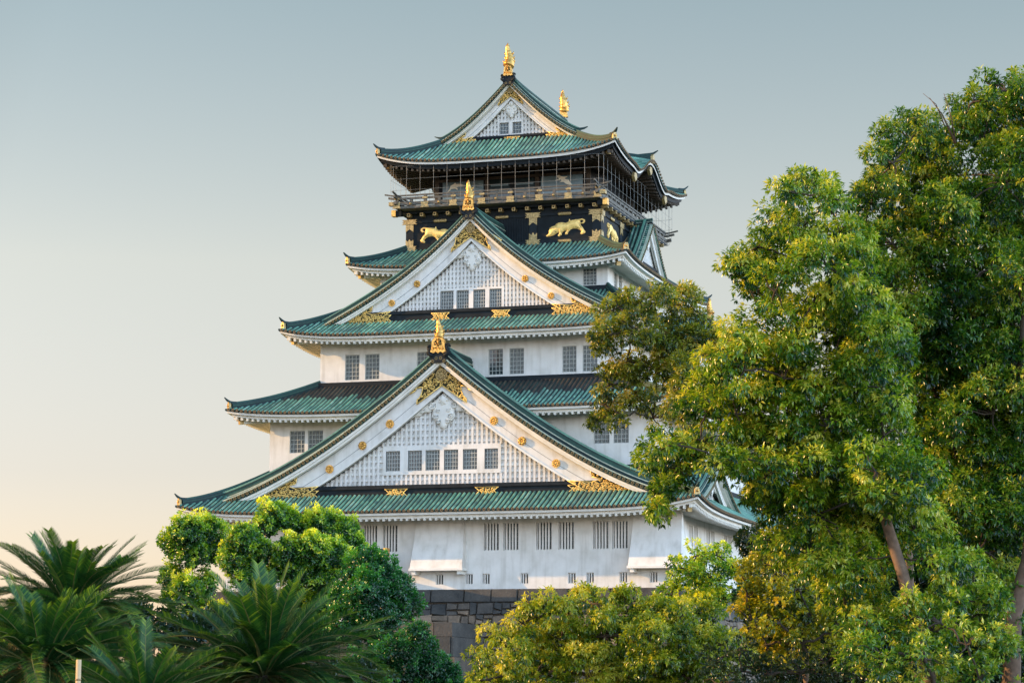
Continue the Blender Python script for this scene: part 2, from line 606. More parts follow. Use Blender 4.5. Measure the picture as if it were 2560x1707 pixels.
def window(w, h, loc, rotz=0.0, style='grid', rows=6, cols=4, depth=0.2, shut=False):
    """a window part with frame mesh (parent), pane and bars; local origin at lower centre of the opening"""
    key = (round(w, 1), round(h, 1), style, rows, cols, shut)
    if key not in WIN_CACHE:
        w_, h_ = w, h
        fr = MB()
        t = 0.05
        m = MAT['lattice'] if style == 'grid' else MAT['plaster']
        for a, b, c, d in ((-w_ / 2, -w_ / 2 + t, 0, h_), (w_ / 2 - t, w_ / 2, 0, h_), (-w_ / 2 + t, w_ / 2 - t, 0, t), (-w_ / 2 + t, w_ / 2 - t, h_ - t, h_)):
            fr.box(a, b, depth - 0.09, depth - 0.004, c, d, m)
        bars = MB()
        pane = MB()
        pane.box(-w_ / 2 + t, w_ / 2 - t, depth - 0.03, depth - 0.006, t, h_ - t, MAT['glass'])
        if style == 'grid':
            for i in range(1, cols + 1):
                x = -w_ / 2 + w_ * i / (cols + 1)
                bars.box(x - 0.022, x + 0.022, depth - 0.1, depth - 0.06, t, h_ - t, m)
            for j in range(1, rows):
                z = h_ * j / rows
                bars.box(-w_ / 2 + t, w_ / 2 - t, depth - 0.098, depth - 0.062, z - 0.022, z + 0.022, m)
            if shut:       # pale inner screens behind each row of the lattice
                for j in range(rows):
                    for i in range(cols + 1):
                        xa = -w_ / 2 + w_ * i / (cols + 1)
                        za = h_ * j / rows
                        bars.box(xa + 0.1, xa + w_ / (cols + 1) - 0.01, depth - 0.058, depth - 0.032, za + 0.02, za + h_ / rows - 0.07, MAT['screen'])
        elif style == 'bars':
            nb = 4
            for i in range(1, nb + 1):
                x = -w_ / 2 + w_ * i / (nb + 1) 
                bars.box(x - 0.055, x + 0.055, 0.03, 0.14, 0, h_, m)
            for j in range(1, 6):
                z = h_ * j / 6
                pane.box(-w_ / 2 + t, w_ / 2 - t, depth - 0.045, depth - 0.031, z - 0.02, z + 0.02, MAT['screen'])
        else:
            for i in (1, 2):
                x = -w_ / 2 + w_ * i / 3
                bars.box(x - 0.035, x + 0.035, 0.06, 0.13, 0, h_, m)
        WIN_CACHE[key] = (fr.mesh("window"), pane.mesh("pane"), bars.mesh("lattice" if style == 'grid' else "bars"))
    a, b, c = WIN_CACHE[key]
    o = inst("window", a, castle, loc, rotz)
    for nm, me in (("pane", b), ("lattice" if style == 'grid' else "bars", c)):
        p = bpy.data.objects.new(nm, me)
        COL.objects.link(p)
        p.parent = o
    return o


def tier(name, w, yf, z0, z1, holes, depth=0.2, mat='plaster', ehole=()):
    """four walls of a storey, the front (and east) with recessed openings"""
    yb = 2 * YC - yf
    mb = MB()
    m = MAT[mat]
    wall_holes(mb, -w, w, z0, z1, yf, holes, depth, m)
    mb.quad((-w, yb, z0), (-w, yf, z0), (-w, yf, z1), (-w, yb, z1), m)
    mb.quad((w, yb, z0), (-w, yb, z0), (-w, yb, z1), (w, yb, z1), m)
    E = MB(lambda x, y, z: (w - y, YC + x, z))
    half = YC - yf
    wall_holes(E, -half, half, z0, z1, 0.0, list(ehole), depth, m)
    b = len(mb.v)
    mb.v += E.v
    for f, mi, r in zip(E.f, E.mi, E.r):
        mb.f.append(tuple(i + b for i in f))
        mb.mi.append(mb._m(E.mats[mi]))
        mb.r.append(r)
        mb.sm.append(False)
    return mb.build(name, castle)


def grid_windows(lst, yf, **kw):
    holes = []
    for xa, xb, za, zb in lst:
        holes.append((xa, xb, za, zb))
        window(xb - xa, zb - za, ((xa + xb) / 2, yf, za), 0, **kw)
    return holes


# ---- storeys
T1Y, T1W = 0.9, 16.2
h1 = grid_windows([(-5.8, -4.8, 2.62, 4.5), (-4.36, -3.3, 2.62, 4.5), (3.0, 4.1, 2.62, 4.5), (4.4, 5.5, 2.62, 4.5),
                   (6.75, 7.87, 2.62, 4.5), (8.33, 9.44, 2.62, 4.5), (10.75, 11.85, 2.62, 4.5), (12.1, 13.2, 2.62, 4.5)], T1Y, style='bars', depth=0.22)
h1 += grid_windows([(x - 0.27, x + 0.27, 0.34, 1.06) for x in (-12, -8.5, -5.2, -0.18, 1.95, 3.17, 5.92, 9.27, 10.55, 12.87, 14.96)], T1Y, style='slit', depth=0.22)
e1 = [(a, a + 1.1, 2.6, 4.5) for a in (-16.6, -15.2, -11.5, -10.1, -6.0, -4.6, 2, 3.4, 9, 10.4)]
for a, b, c, d in e1:
    window(b - a, d - c, (T1W, YC + (a + b) / 2, c), math.pi / 2, style='bars', depth=0.22)
tier("wall", T1W, T1Y, -0.02, 5.6, h1, 0.22, ehole=e1)
h2 = grid_windows([(-12.65, -11.5, 9.97, 11.57), (-11.24, -10.1, 9.97, 11.57), (10.0, 11.13, 10.04, 11.67), (11.42, 12.5, 10.04, 11.67)], 3.7, rows=5, cols=3, shut=True)
tier("wall", 14.2, 3.7, 7.6, 12.9, h2)
h3 = []
for i, (xa, xb) in enumerate(((-9.51, -8.4), (-7.95, -6.85), (-3.96, -2.87), (-2.4, -1.3), (1.46, 2.55), (3.03, 4.11), (6.95, 8.0), (8.45, 9.53))):
    h3 += grid_windows([(xa, xb, 15.44, 17.3)], 6.3, rows=6, cols=3, shut=(i != 4))
tier("wall", 11.45, 6.3, 14.4, 18.9, h3)
h4 = grid_windows([(6.95, 8.0, 22.5, 23.75)], 11.5, rows=5, cols=3, shut=True)
e4 = [(-9.2, -8.3, 22.4, 23.7), (-7.9, -7.0, 22.4, 23.7)]
for a, b, c, d in e4:
    window(b - a, d - c, (8.85, YC + (a + b) / 2, c), math.pi / 2, rows=5, cols=3)
tier("wall", 8.85, 11.5, 21.6, 24.9, h4, ehole=e4)


# ---- tiled hip skirts
def skirt(w, yf, ze, ztip, wi, yfi, zi, p=5.0, dark_eave=False, bump_h=0.0, bump_w=4.3, pitch=0.335, overhang=2.5, gap=None, brown=None):
    hd, hdi = YC - yf, YC - yfi
    roof, board, raft = MB(), MB(), MB()
    caps = roof
    rn = random.Random(int(w * 100))

    def frame(side):
        if side == 'f':
            return (lambda s, v, z: (s, -v, z)), w, wi, hd, hdi
        if side == 'k':
            return (lambda s, v, z: (-s, v, z)), w, wi, hd, hdi
        if side == 'e':
            return (lambda s, v, z: (v, s, z)), hd, hdi, w, wi
        return (lambda s, v, z: (-v, -s, z)), hd, hdi, w, wi

    for side in 'fekw':
        F, L, Li, D, Di = frame(side)      # L half length of eave, D distance of eave from centre
        kb = bump_h if side in 'ew' else 0.0

        def zb(s):
            a = abs(s) / bump_w
            if kb == 0 or a >= 1.25:
                return 0.0
            if a < 1:
                return kb * (0.5 + 0.5 * math.cos(math.pi * a)) - 0.12 * kb * a * a
            return -0.12 * kb * (1.25 - a) / 0.25

        def ze_(s):
            return ze + (ztip - ze) * abs(s / L) ** p + zb(s)

        def zz(s, v):                      # v = 0 at the eave, 1 at the inner edge
            e = ze + (ztip - ze) * abs(s / L) ** p
            z = e + (zi - e) * (0.82 * v + 0.18 * v * v)
            if kb and abs(s) < bump_w * 1.25:
                z = max(z, ze + zb(s) + 0.95 * v) if zb(s) > 0 else z + zb(s) * max(0, 1 - 4 * v)
            return z

        def vmax(s):
            return 1.0 if abs(s) <= Li else max(0.0, (L - abs(s)) / (L - Li))

        def pt(s, v, dz=0.0):
            x, y, z = F(s, D - v * (D - Di), zz(s, v) + dz)
            return (x, YC + y, z)

        n = int(2 * L / pitch)
        ss = [-L + 2 * L * i / n for i in range(n + 1)]
        NV = 9
        for a, b in zip(ss[:-1], ss[1:]):            # pan tiles between the rolls
            va, vb = vmax(a), vmax(b)
            if max(va, vb) < 0.01:
                continue
            vs = []
            for j in range(NV + 1):
                vs += [pt(a, va * j / NV), pt(b, vb * j / NV)]
            roof.add(vs, [(2 * j, 2 * j + 1, 2 * j + 3, 2 * j + 2) for j in range(NV)], MAT['pan'], [rn.random() for _ in range(NV)])
            # drip edge
            roof.quad(pt(a, 0), pt(b, 0), pt(b, 0, -0.12), pt(a, 0, -0.12), MAT['pan'], rn.random())
        for s in ss[1:-1]:                            # round roll tiles
            vm = vmax(s)
            if vm < 0.03:
                continue
            ns = max(2, int(round(vm * (D - Di) / 0.42)))
            r = 0.088
            sec = [(-r, 0), (-r * 0.7, r * 0.75), (0, r * 1.05), (r * 0.7, r * 0.75), (r, 0)]
            base_r = rn.random() * 0.5
            vs, fs, rr = [], [], []
            for j in range(ns + 1):
                v = vm * j / ns
                v0 = v if j else -0.02
                c = pt(s, v0, 0.01)
                for q, (a, h) in enumerate(sec):
                    if side in 'fk':
                        vs.append((c[0] + a, c[1], c[2] + h))
                    else:
                        vs.append((c[0], c[1] + a, c[2] + h))
            for j in range(ns):
                tr = min(1, max(0, base_r + rn.random() * 0.55 - (0.25 if rn.random() < 0.15 else 0)))
                for q in range(4):
                    fs.append((j * 5 + q, j * 5 + q + 1, j * 5 + 6 + q, j * 5 + 5 + q))
                    rr.append(tr)
            b0, m0 = len(roof.f), roof._m(MAT['tile'])
            roof.add(vs, fs, MAT['tile'], rr, True)
            if brown is not None:
                kbm = roof._m(MAT['tilebrown'])
                for j in range(ns):
                    if j / ns * vm > brown + 0.05 * math.sin(s * 2.1) + 0.05 * math.sin(s * 5.3) - 0.1:
                        for q in range(4):
                            roof.mi[b0 + 4 * j + q] = kbm
            c = pt(s, -0.02, 0.03)
            # end cap disc of the roll
            if side in 'fe':
                C = MB((lambda x, y, z, c=c: (c[0] + x, c[1] + y, c[2] + z)) if side == 'f' else (lambda x, y, z, c=c: (c[0] - y, c[1] + x, c[2] + z)))
                C.disc((0, 0), 0.098, -0.05, 0.03, MAT['cap'], 8)
                C.disc((0, 0), 0.055, -0.06, -0.045, MAT['pan'], 6)
                b0 = len(caps.v)
                caps.v += C.v
                for f, mi in zip(C.f, C.mi):
                    caps.f.append(tuple(i + b0 for i in f))
                    caps.mi.append(caps._m(C.mats[mi]))
                    caps.r.append(0.5)
                    caps.sm.append(False)
        # white eave boards under the tiles, in two steps, following the curve of the eave
        steps = 72

        def line(off, dz, k=1.0):
            o = []
            for i in range(steps + 1):
                s = (-1 + 2 * i / steps) * (L - off)
                x, y, _ = F(s, D - off, 0)
                o.append((x, YC + y, ze_(s * L / (L - off)) + dz))
            return o
        if not dark_eave:
            profs = [(0.10, -0.12, 0.10, -0.29, MAT['trim']), (0.10, -0.29, 0.40, -0.31, MAT['trim']), (0.40, -0.31, 0.40, -0.50, MAT['trim']), (0.40, -0.50, 0.52, -0.50, MAT['trim'])]
            inner, zin, sm_ = 0.52, -0.50, MAT['trim']
        else:
            profs = [(0.10, -0.12, 0.10, -0.30, MAT['trim']), (0.10, -0.30, 0.30, -0.31, MAT['beam']), (0.30, -0.31, 0.34, -0.62, MAT['black']), (0.34, -0.62, 0.46, -0.62, MAT['black'])]
            inner, zin, sm_ = 0.46, -0.62, MAT['soffit']
        for o1, z1, o2, z2, mm in profs:
            A, B = line(o1, z1), line(o2, z2)
            for i in range(steps):
                board.quad(A[i], A[i + 1], B[i + 1], B[i], mm)
        A = line(inner, zin + 0.10)
        B = []
        for i in range(steps + 1):
            s = (-1 + 2 * i / steps) * (L - overhang)
            x, y, _ = F(s, D - overhang, 0)
            B.append((x, YC + y, ze + zin + 0.10 + 0.32 * overhang * 0.55 + 0.25 * zb(s) + (ztip - ze) * 0.35 * abs(s / L) ** p))
        for i in range(steps):
            raft.quad(A[i], A[i + 1], B[i + 1], B[i], sm_)
        # rafters
        sp = 0.42
        nr = int(2 * (L - 0.7) / sp)
        for i in range(nr + 1):
            s = -(L - 0.7) + 2 * (L - 0.7) * i / nr
            s2 = max(-(L - overhang), min(L - overhang, s)) if abs(s) > L - overhang else s
            lim = overhang if abs(s) <= L - overhang else max(0.7, L - abs(s))
            x, y, _ = F(s, D - 0.44, 0)
            z0 = ze_(s) + zin - 0.15
            x2, y2, _ = F(s, D - lim, 0)
            k = (lim - 0.44) / (overhang - 0.44)
            z2 = (ze + (ztip - ze) * 0.35 * abs(s / L) ** p + 0.25 * zb(s) + zin + 0.32 * overhang * 0.55 - 0.15) * k + z0 * (1 - k)
            raft.sweep([(x, YC + y, z0), (x2, YC + y2, z2)], [(-0.08, 0), (0.08, 0), (0.08, 0.26), (-0.08, 0.26)], MAT['trim'] if not dark_eave else MAT['soffit'])
    r = roof.build("roof", castle)
    board.build("eave_board", r)
    raft.build("soffit", r)
    # hip ridges and corner fittings
    for sx, sy in ((1, -1), (-1, -1), (1, 1), (-1, 1)):
        if sy > 0 and sx < 0:
            continue
        pts = []
        N = 12
        for i in range(N + 1):
            v = 0.07 + 0.93 * i / N
            x = sx * (w - v * (w - wi))
            y = YC + sy * (hd - v * (hd - hdi))
            e = ze + (ztip - ze) * (1 - v * (w - wi) / w) ** p
            pts.append((x, y, e + (zi - e) * (0.82 * v + 0.18 * v * v) - 0.05))
        hr = MB()
        hr.sweep(pts, [(-0.19, 0), (0.19, 0), (0.19, 0.20), (-0.19, 0.20)], MAT['ridge'], 0.1)
        hr.sweep([(a, b, c + 0.20) for a, b, c in pts], [(-0.23, 0.0), (0.23, 0.0), (0.23, 0.05), (-0.23, 0.05)], MAT['ridge'], 0.9)
        hr.sweep([(a, b, c + 0.25) for a, b, c in pts], [(-0.17, 0.0), (0.17, 0.0), (0.17, 0.14), (-0.17, 0.14)], MAT['ridge'], 0.3)
        hr.sweep([(a, b, c + 0.39) for a, b, c in pts], [(-0.12, 0.0), (0.12, 0.0), (0.08, 0.11), (-0.08, 0.11)], MAT['ridge'], 0.8)
        # upswept end tile
        d = Vector((pts[0][0] - pts[2][0], pts[0][1] - pts[2][1], 0)).normalized()
        e0 = Vector(pts[0])
        hr.sweep([tuple(e0 + d * (0.42 * q) + Vector((0, 0, 0.40 + 0.20 * max(0, q) ** 2))) for q in (-0.8, 0, 0.5, 1.0, 1.4)], [(-0.14, 0), (0.14, 0), (0.11, 0.15), (-0.11, 0.15)], MAT['ridge'], 0.2, scale=[1, 1, 0.9, 0.7, 0.3])
        hr.build("hip_ridge", r)
        oc = MB()
        c = e0 + d * 0.12
        oc.sweep([tuple(c + Vector((0, 0, -0.02))), tuple(c + d * 0.16 + Vector((0, 0, -0.02)))], [(-0.2, 0), (0.2, 0), (0.17, 0.36), (0.08, 0.5), (-0.08, 0.5), (-0.17, 0.36)], MAT['goldd'])
        oc.ball(tuple(c + d * 0.16 + Vector((0, 0, 0.24))), 0.1, MAT['gold'], 8, 5)
        oc.build("corner_ornament", r)
        oc = MB()
        # gilded beam end under the corner
        b0 = Vector((sx * (w - 1.0), YC + sy * (hd - 1.0), ztip - (1.02 if not dark_eave else 0.95)))
        oc.sweep([tuple(b0 - d * 1.8 + Vector((0, 0, 0.18))), tuple(b0)], [(-0.14, 0), (0.14, 0), (0.14, 0.34), (-0.14, 0.34)], MAT['trim'] if not dark_eave else MAT['black'])
        oc.sweep([tuple(b0), tuple(b0 + d * 0.3 + Vector((0, 0, -0.03)))], [(-0.16, -0.02), (0.16, -0.02), (0.16, 0.36), (-0.16, 0.36)], MAT['goldd'])
        oc.build("corner_beam", r)
    return r


skirt(18.81, -2.08, 5.22, 5.92, 14.2, 3.7, 8.3, 7, overhang=2.9)
skirt(16.6, 1.1, 12.52, 13.0, 11.45, 6.3, 15.05, 6, overhang=2.5, brown=0.62)
skirt(13.77, 3.83, 18.40, 19.05, 8.85, 11.5, 22.2, 6, overhang=2.4)
skirt(10.85, 9.47, 24.18, 24.68, 7.63, 13.8, 26.2, 5, overhang=2.0)
ROOF5 = skirt(9.44, 11.67, 32.55, 33.42, 5.2, 15.5, 34.75, 4, dark_eave=True, bump_h=1.35, overhang=3.3)

# dark flashing where the second roof meets the storey above
fl = MB()
for w_, y_, z_ in ((11.45, 6.3, 15.05), (14.2, 3.7, 8.3), (8.85, 11.5, 22.2)):
    for a, b, c, d in ((-w_ - 0.3, w_ + 0.3, y_ - 0.3, y_ - 0.01), (w_ + 0.01, w_ + 0.3, y_ - 0.01, 2 * YC - y_)):
        fl.box(a, b, c, d, z_ - 0.28, z_ + 0.22, MAT['beam'])
        fl.box(a - 0.02, b + 0.02, c - 0.03, d, z_ - 0.30, z_ - 0.24, MAT['brown'])
fl.build("wall_flashing", castle)


# ---- gables
def gable(T, prof, xe, yv, yl, yb, k, zbeam, beam_w, fit_x, win, zpanel=None, gold=True, lat=True, ridge=True, oni=True, simple_=False):
    """gable in local coordinates: x across, -y outward, z up.  prof = roof-edge polyline (|x|, z)"""
    px = np.array([q[0] for q in prof], float)
    pz = np.array([q[1] for q in prof], float)
    co = np.polyfit(px, pz, 3)

    def P(x):
        return float(np.polyval(co, abs(x)))
    rn = random.Random(int(xe * 100))
    N = 40
    xs = [xe * i / N for i in range(N + 1)]
    zt, zbm = zbeam                               # top and bottom of the black beam
    off = lambda x: k * (2.3 - 0.3 * abs(x) / xe)  # lower edge of the bargeboard below the roof edge
    # lattice panel -----------------------------------------------------
    g = MB(T)
    ztop = P(0) - off(0)
    xl = next((x for x in [xe * i / 200 for i in range(201)] if P(x) - off(x) < zt), xe)
    poly = [(-xl, zt)] + [(xl, zt)] + [(x, P(x) - off(x) + 0.1) for x in [xl * (1 - i / 16) for i in range(17)]] + [(-x, P(x) - off(x) + 0.1) for x in [xl * i / 16 for i in range(1, 17)]]
    holes = [w_ for w_ in win]
    if zpanel:
        pxa, pxb, pza, pzb = zpanel
    depth = 0.19

    def ztopx(x):
        return P(x) - off(x) + 0.05
    # backing sheet in vertical strips, leaving the window openings out
    cuts = sorted({-xl, xl, 0.0, *[h[0] for h in holes], *[h[1] for h in holes], *[xl * i / 30 for i in range(-30, 31)]})
    for a, b in zip(cuts[:-1], cuts[1:]):
        mx = (a + b) / 2
        hs = [h for h in holes if h[0] < mx < h[1]]
        za, zb_ = max(zt, ztopx(a)), max(zt, ztopx(b))
        if not hs:
            g.quad((a, yl + depth, zt), (b, yl + depth, zt), (b, yl + depth, zb_), (a, yl + depth, za), MAT['plaster'])
        else:
            h = hs[0]
            g.quad((a, yl + depth, zt), (b, yl + depth, zt), (b, yl + depth, h[2]), (a, yl + depth, h[2]), MAT['plaster'])
            g.quad((a, yl + depth, h[3]), (b, yl + depth, h[3]), (b, yl + depth, zb_), (a, yl + depth, za), MAT['plaster'])
    if lat:
        pit = 0.345 * max(k, 0.8)
        nb = int(xl / pit)
        for i in range(-nb, nb + 1):
            x = i * pit
            zt_ = ztopx(x) - 0.02
            parts = [(zt, zt_)]
            if zpanel and pxa < x < pxb:
                parts = [(zt, pza), (pzb, zt_)]
            for a, b in parts:
                if b - a > 0.1:
                    g.box(x - 0.075, x + 0.075, yl, yl + depth + 0.01, a, b, MAT['plaster'])
        z = zt + 0.42 * k
        while z < ztop:
            # reach of this bar
            xr = next((x for x in [xl * (1 - i / 100) for i in range(101)] if ztopx(x) > z + 0.1), 0)
            segs = [(-xr, xr)]
            if zpanel and pza - 0.05 < z < pzb + 0.05:
                segs = [(-xr, pxa), (pxb, xr)] if xr > pxb else []
            for a, b in segs:
                if b > a:
                    g.box(a, b, yl + 0.07, yl + depth + 0.008, z - 0.085, z + 0.085, MAT['plaster'])
            z += 0.43 * max(k, 0.8)
    if zpanel:
        # smooth window panel
        xs_ = sorted({pxa, pxb, *[h[0] for h in holes], *[h[1] for h in holes]})
        for a, b in zip(xs_[:-1], xs_[1:]):
            mx = (a + b) / 2
            hs = [h for h in holes if h[0] < mx < h[1]]
            if hs:
                h = hs[0]
                g.box(a, b, yl - 0.02, yl + depth, pza, h[2], MAT['plaster'])
                g.box(a, b, yl - 0.02, yl + depth, h[3], pzb, MAT['plaster'])
            else:
                g.box(a, b, yl - 0.02, yl + depth, pza, pzb, MAT['plaster'])
        for h in holes:
            g.quad((h[0], yl, h[2]), (h[0], yl + 0.34, h[2]), (h[0], yl + 0.34, h[3]), (h[0], yl, h[3]), MAT['plaster'])
            g.quad((h[1], yl, h[2]), (h[1], yl + 0.34, h[2]), (h[1], yl + 0.34, h[3]), (h[1], yl, h[3]), MAT['plaster'])
            g.quad((h[0], yl + 0.34, h[2]), (h[1], yl + 0.34, h[2]), (h[1], yl + 0.34, h[3]), (h[0], yl + 0.34, h[3]), MAT['glass'])
            g.quad((h[0], yl, h[2]), (h[1], yl, h[2]), (h[1], yl + 0.34, h[2]), (h[0], yl + 0.34, h[2]), MAT['plaster'])
            g.quad((h[0], yl, h[3]), (h[1], yl, h[3]), (h[1], yl + 0.34, h[3]), (h[0], yl + 0.34, h[3]), MAT['plaster'])
    G = g.build("gable", castle)
    # roof of the gable ---------------------------------------------------
    rf = MB(T)
    xx = [xe * 1.02 * i / N for i in range(N + 1)]
    for s in (1, -1):
        for a, b in zip(xx[:-1], xx[1:]):
            za, zb_ = P(a) - 0.06, P(b) - 0.06
            rf.quad((s * a, yv + 0.05, za), (s * b, yv + 0.05, zb_), (s * b, yb, zb_), (s * a, yb, za), MAT['pan'], rn.random())
            rf.quad((s * a, yv + 0.05, za - 0.14), (s * b, yv + 0.05, zb_ - 0.14), (s * b, yb, zb_ - 0.14), (s * a, yb, za - 0.14), MAT['trim'], 0.5)
            rf.quad((s * a, yv + 0.05, za), (s * b, yv + 0.05, zb_), (s * b, yv + 0.05, zb_ - 0.14), (s * a, yv + 0.05, za - 0.14), MAT['pan'], 0.5)
        y = yv + 1.7 * max(k, 0.7)
        while y < yb:
            r = 0.088
            for a, b in zip(xx[:-1:2], xx[2::2]):
                tr = rn.random()
                A, B = (s * a, y, P(a) - 0.05), (s * b, y, P(b) - 0.05)
                vs = []
                for c in (A, B):
                    vs += [(c[0], c[1] + q, c[2] + h) for q, h in ((-r, 0), (-r * 0.7, r * 0.75), (0, r), (r * 0.7, r * 0.75), (r, 0))]
                rf.add(vs, [(q, q + 1, 6 + q, 5 + q) for q in range(4)], MAT['tile'], tr, True)
            y += 0.335
    # verge tiles: short rolls whose round ends face outward ---------------
    vt = rf
    for s in (1, -1):
        x = 0.16
        while x < xe * 1.0:
            z = P(x)
            sl = (P(x + 0.05) - P(x - 0.05)) / 0.1
            R = 0.115 * max(k, 0.8)
            pts = []
            for y in (yv - 0.04, yv + 0.62):
                for q in range(8):
                    a = 2 * math.pi * q / 8
                    pts.append((s * x + R * math.cos(a), y, z + R * math.sin(a)))
            vt.add(pts, [(q, (q + 1) % 8, 8 + (q + 1) % 8, 8 + q) for q in range(8)], MAT['tile'], rn.random(), True)
            vt.disc((s * x, z), R * 1.06, yv - 0.09, yv - 0.03, MAT['vcap'], 10)
            vt.disc((s * x, z), R * 0.55, yv - 0.10, yv - 0.085, MAT['goldback'], 6)
            x += 0.335 * max(k, 0.8) / math.sqrt(1 + sl * sl)
    rf.build("gable_roof", G)
    # descending ridges ------------------------------------------------------
    for s in (1, -1):
        dr = MB(T)
        kk = max(k, 0.62)
        yc = yv + 0.98 * kk

        def band(z0, z1, y0, y1, mat, rnd, xa=0.25, xb=xe * 1.015):
            n = 30
            q = [xa + (xb - xa) * i / n for i in range(n + 1)]
            for a, b in zip(q[:-1], q[1:]):
                A = [(s * a, y0, P(a) + z0), (s * a, y0, P(a) + z1), (s * a, y1, P(a) + z1), (s * a, y1, P(a) + z0)]
                B = [(s * b, y0, P(b) + z0), (s * b, y0, P(b) + z1), (s * b, y1, P(b) + z1), (s * b, y1, P(b) + z0)]
                dr.add(A + B, [(0, 1, 5, 4), (1, 2, 6, 5), (2, 3, 7, 6), (3, 0, 4, 7)], mat, rnd)
            dr.add([(s * xb, y0, P(xb) + z0), (s * xb, y0, P(xb) + z1), (s * xb, y1, P(xb) + z1), (s * xb, y1, P(xb) + z0)], [(0, 1, 2, 3)], mat, rnd)
        # thin line behind the verge rolls, then the ridge courses
        band(0.13 * kk, 0.22 * kk, yv + 0.0, yv + 0.2, MAT['line'], 0.95)
        band(-0.05, 0.14 * kk, yv + 0.2, yv + 0.66, MAT['ridge'], 0.25)
        band(-0.05, 0.50 * kk, yc - 0.26 * kk, yc + 0.26 * kk, MAT['ridge'], 0.1)
        band(0.42 * kk, 0.50 * kk, yc - 0.31 * kk, yc - 0.24 * kk, MAT['line'], 0.35)
        band(0.50 * kk, 0.78 * kk, yc - 0.21 * kk, yc + 0.21 * kk, MAT['ridge'], 0.75)
        band(0.78 * kk, 0.86 * kk, yc - 0.25 * kk, yc + 0.25 * kk, MAT['ridge'], 0.3)
        band(0.86 * kk, 1.0 * kk, yc - 0.13 * kk, yc + 0.13 * kk, MAT['tile'], 0.35)
        # upswept end
        xb = xe * 1.015
        sl = (P(xb) - P(xb - 0.3)) / 0.3
        dr.sweep([(s * (xb - 0.3 + 0.3 * q), yc, P(xb) + 0.82 * kk + 0.18 * sl * q + 0.045 * q * q) for q in (0, 1, 2, 3)], [(-0.14, 0), (0.14, 0), (0.12, 0.14), (-0.12, 0.14)], MAT['ridge'], 0.2, up=(0, 0, 1), scale=[1, 1, 0.8, 0.35])
        dr.build("descending_ridge", G)
    # moulding and bargeboards ------------------------------------------------
    for s in (1, -1):
        bb = MB(T)
        n = 40

        def strip(o1, o2, y0, y1, mat, xa=0.0, xb=xe, clamp=True):
            q = [xa + (xb - xa) * i / n for i in range(n + 1)]
            for a, b in zip(q[:-1], q[1:]):
                f1 = lambda x: P(x) - (o1(x) if callable(o1) else o1)
                f2 = lambda x: max(P(x) - (o2(x) if callable(o2) else o2), zbm + 0.02) if clamp else P(x) - o2
                ta, tb, ba, bb_ = f1(a), f1(b), f2(a), f2(b)
                if ta <= ba and tb <= bb_:
                    continue
                ta, tb = max(ta, ba), max(tb, bb_)
                bb.add([(s * a, y0, ta), (s * b, y0, tb), (s * b, y0, bb_), (s * a, y0, ba), (s * a, y1, ta), (s * b, y1, tb), (s * b, y1, bb_), (s * a, y1, ba)],
                       [(0, 1, 2, 3), (4, 5, 1, 0), (3, 2, 6, 7)], mat)
        yo = yv + 0.12
        strip(0.15 * k + 0.05, 0.30 * k + 0.07, yo, yo + 0.5, MAT['trim'])
        strip(0.30 * k + 0.07, 0.46 * k + 0.08, yo + 0.12, yo + 0.5, MAT['trim'])
        strip(lambda x: 0.44 * k + 0.08, off, yl - 0.46 * max(k, .7), yl - 0.30 * max(k, .7), MAT['plaster'])
        strip(lambda x: off(x) - 0.16 * k, off, yl - 0.52 * max(k, .7), yl - 0.2 * max(k, .7), MAT['trim'])
        strip(lambda x: off(x) * 0.5 + 0.34 * k, lambda x: off(x) * 0.5 + 0.34 * k + 0.035, yl - 0.465 * max(k, .7), yl - 0.44 * max(k, .7), MAT['screen'], xe * 0.12, xe * 0.72)
        bb.build("bargeboard", G)
    # black beam, with gilded fittings -----------------------------------------
    bm = MB(T)
    xb = beam_w
    bm.box(-xb, xb, yl - 0.42 * k, yl + 0.3, zbm + 0.34 * (zt - zbm) * 0.3, zt - 0.28 * (zt - zbm), MAT['beam'])
    bm.box(-xb, xb, yl - 0.56 * k, yl + 0.28, zt - 0.28 * (zt - zbm), zt, MAT['beam'], 0.9)
    bm.box(-xb - 0.4, xb + 0.4, yl - 0.62 * k, yl + 0.32, zbm - 0.12, zbm + 0.34 * (zt - zbm) * 0.3, MAT['brown'])
    B_ = bm.build("beam", G)
    if gold:
        for x in fit_x:
            ft = MB(T)
            hw, hh = 0.85 * max(k, 0.75), 0.28 * (zt - zbm)
            zc = zbm + 0.44 * (zt - zbm)
            zc0, zc1 = zbm + 0.12 * (zt - zbm), zt - 0.29 * (zt - zbm)
            zc, hh = (zc0 + zc1) / 2, (zc1 - zc0) / 2
            filigree(ft, [(x - hw, zc - hh), (x + hw, zc - hh), (x + hw * 0.82, zc - hh * 0.55), (x + hw * 0.62, zc), (x + hw * 0.82, zc + hh * 0.55), (x + hw, zc + hh), (x - hw, zc + hh), (x - hw * 0.82, zc + hh * 0.55), (x - hw * 0.62, zc), (x - hw * 0.82, zc - hh * 0.55)], yl - 0.42 * k - 0.06, 0.62 * max(k, .7), rn, 0.05)
            ft.build("beam_fitting", G)
        # crest under the apex
        cr = MB(T)
        zc = P(0) + 0.05
        half = [(0, -0.5), (2.84, -2.48), (2.33, -2.5), (1.94, -2.3), (1.84, -2.09), (1.38, -2.07), (1.45, -2.44), (1.6, -2.8), (1.79, -2.94), (1.82, -3.25)]
        kc = k * 1.0
        pr_ = [(x * kc, zc + z * kc) for x, z in half] + [(0, zc - 1.98 * kc)] + [(-x * kc, zc + z * kc) for x, z in reversed(half[1:])]
        yc_ = yl - 0.46 * max(k, .7) - 0.09
        filigree(cr, pr_, yc_, k, rn)
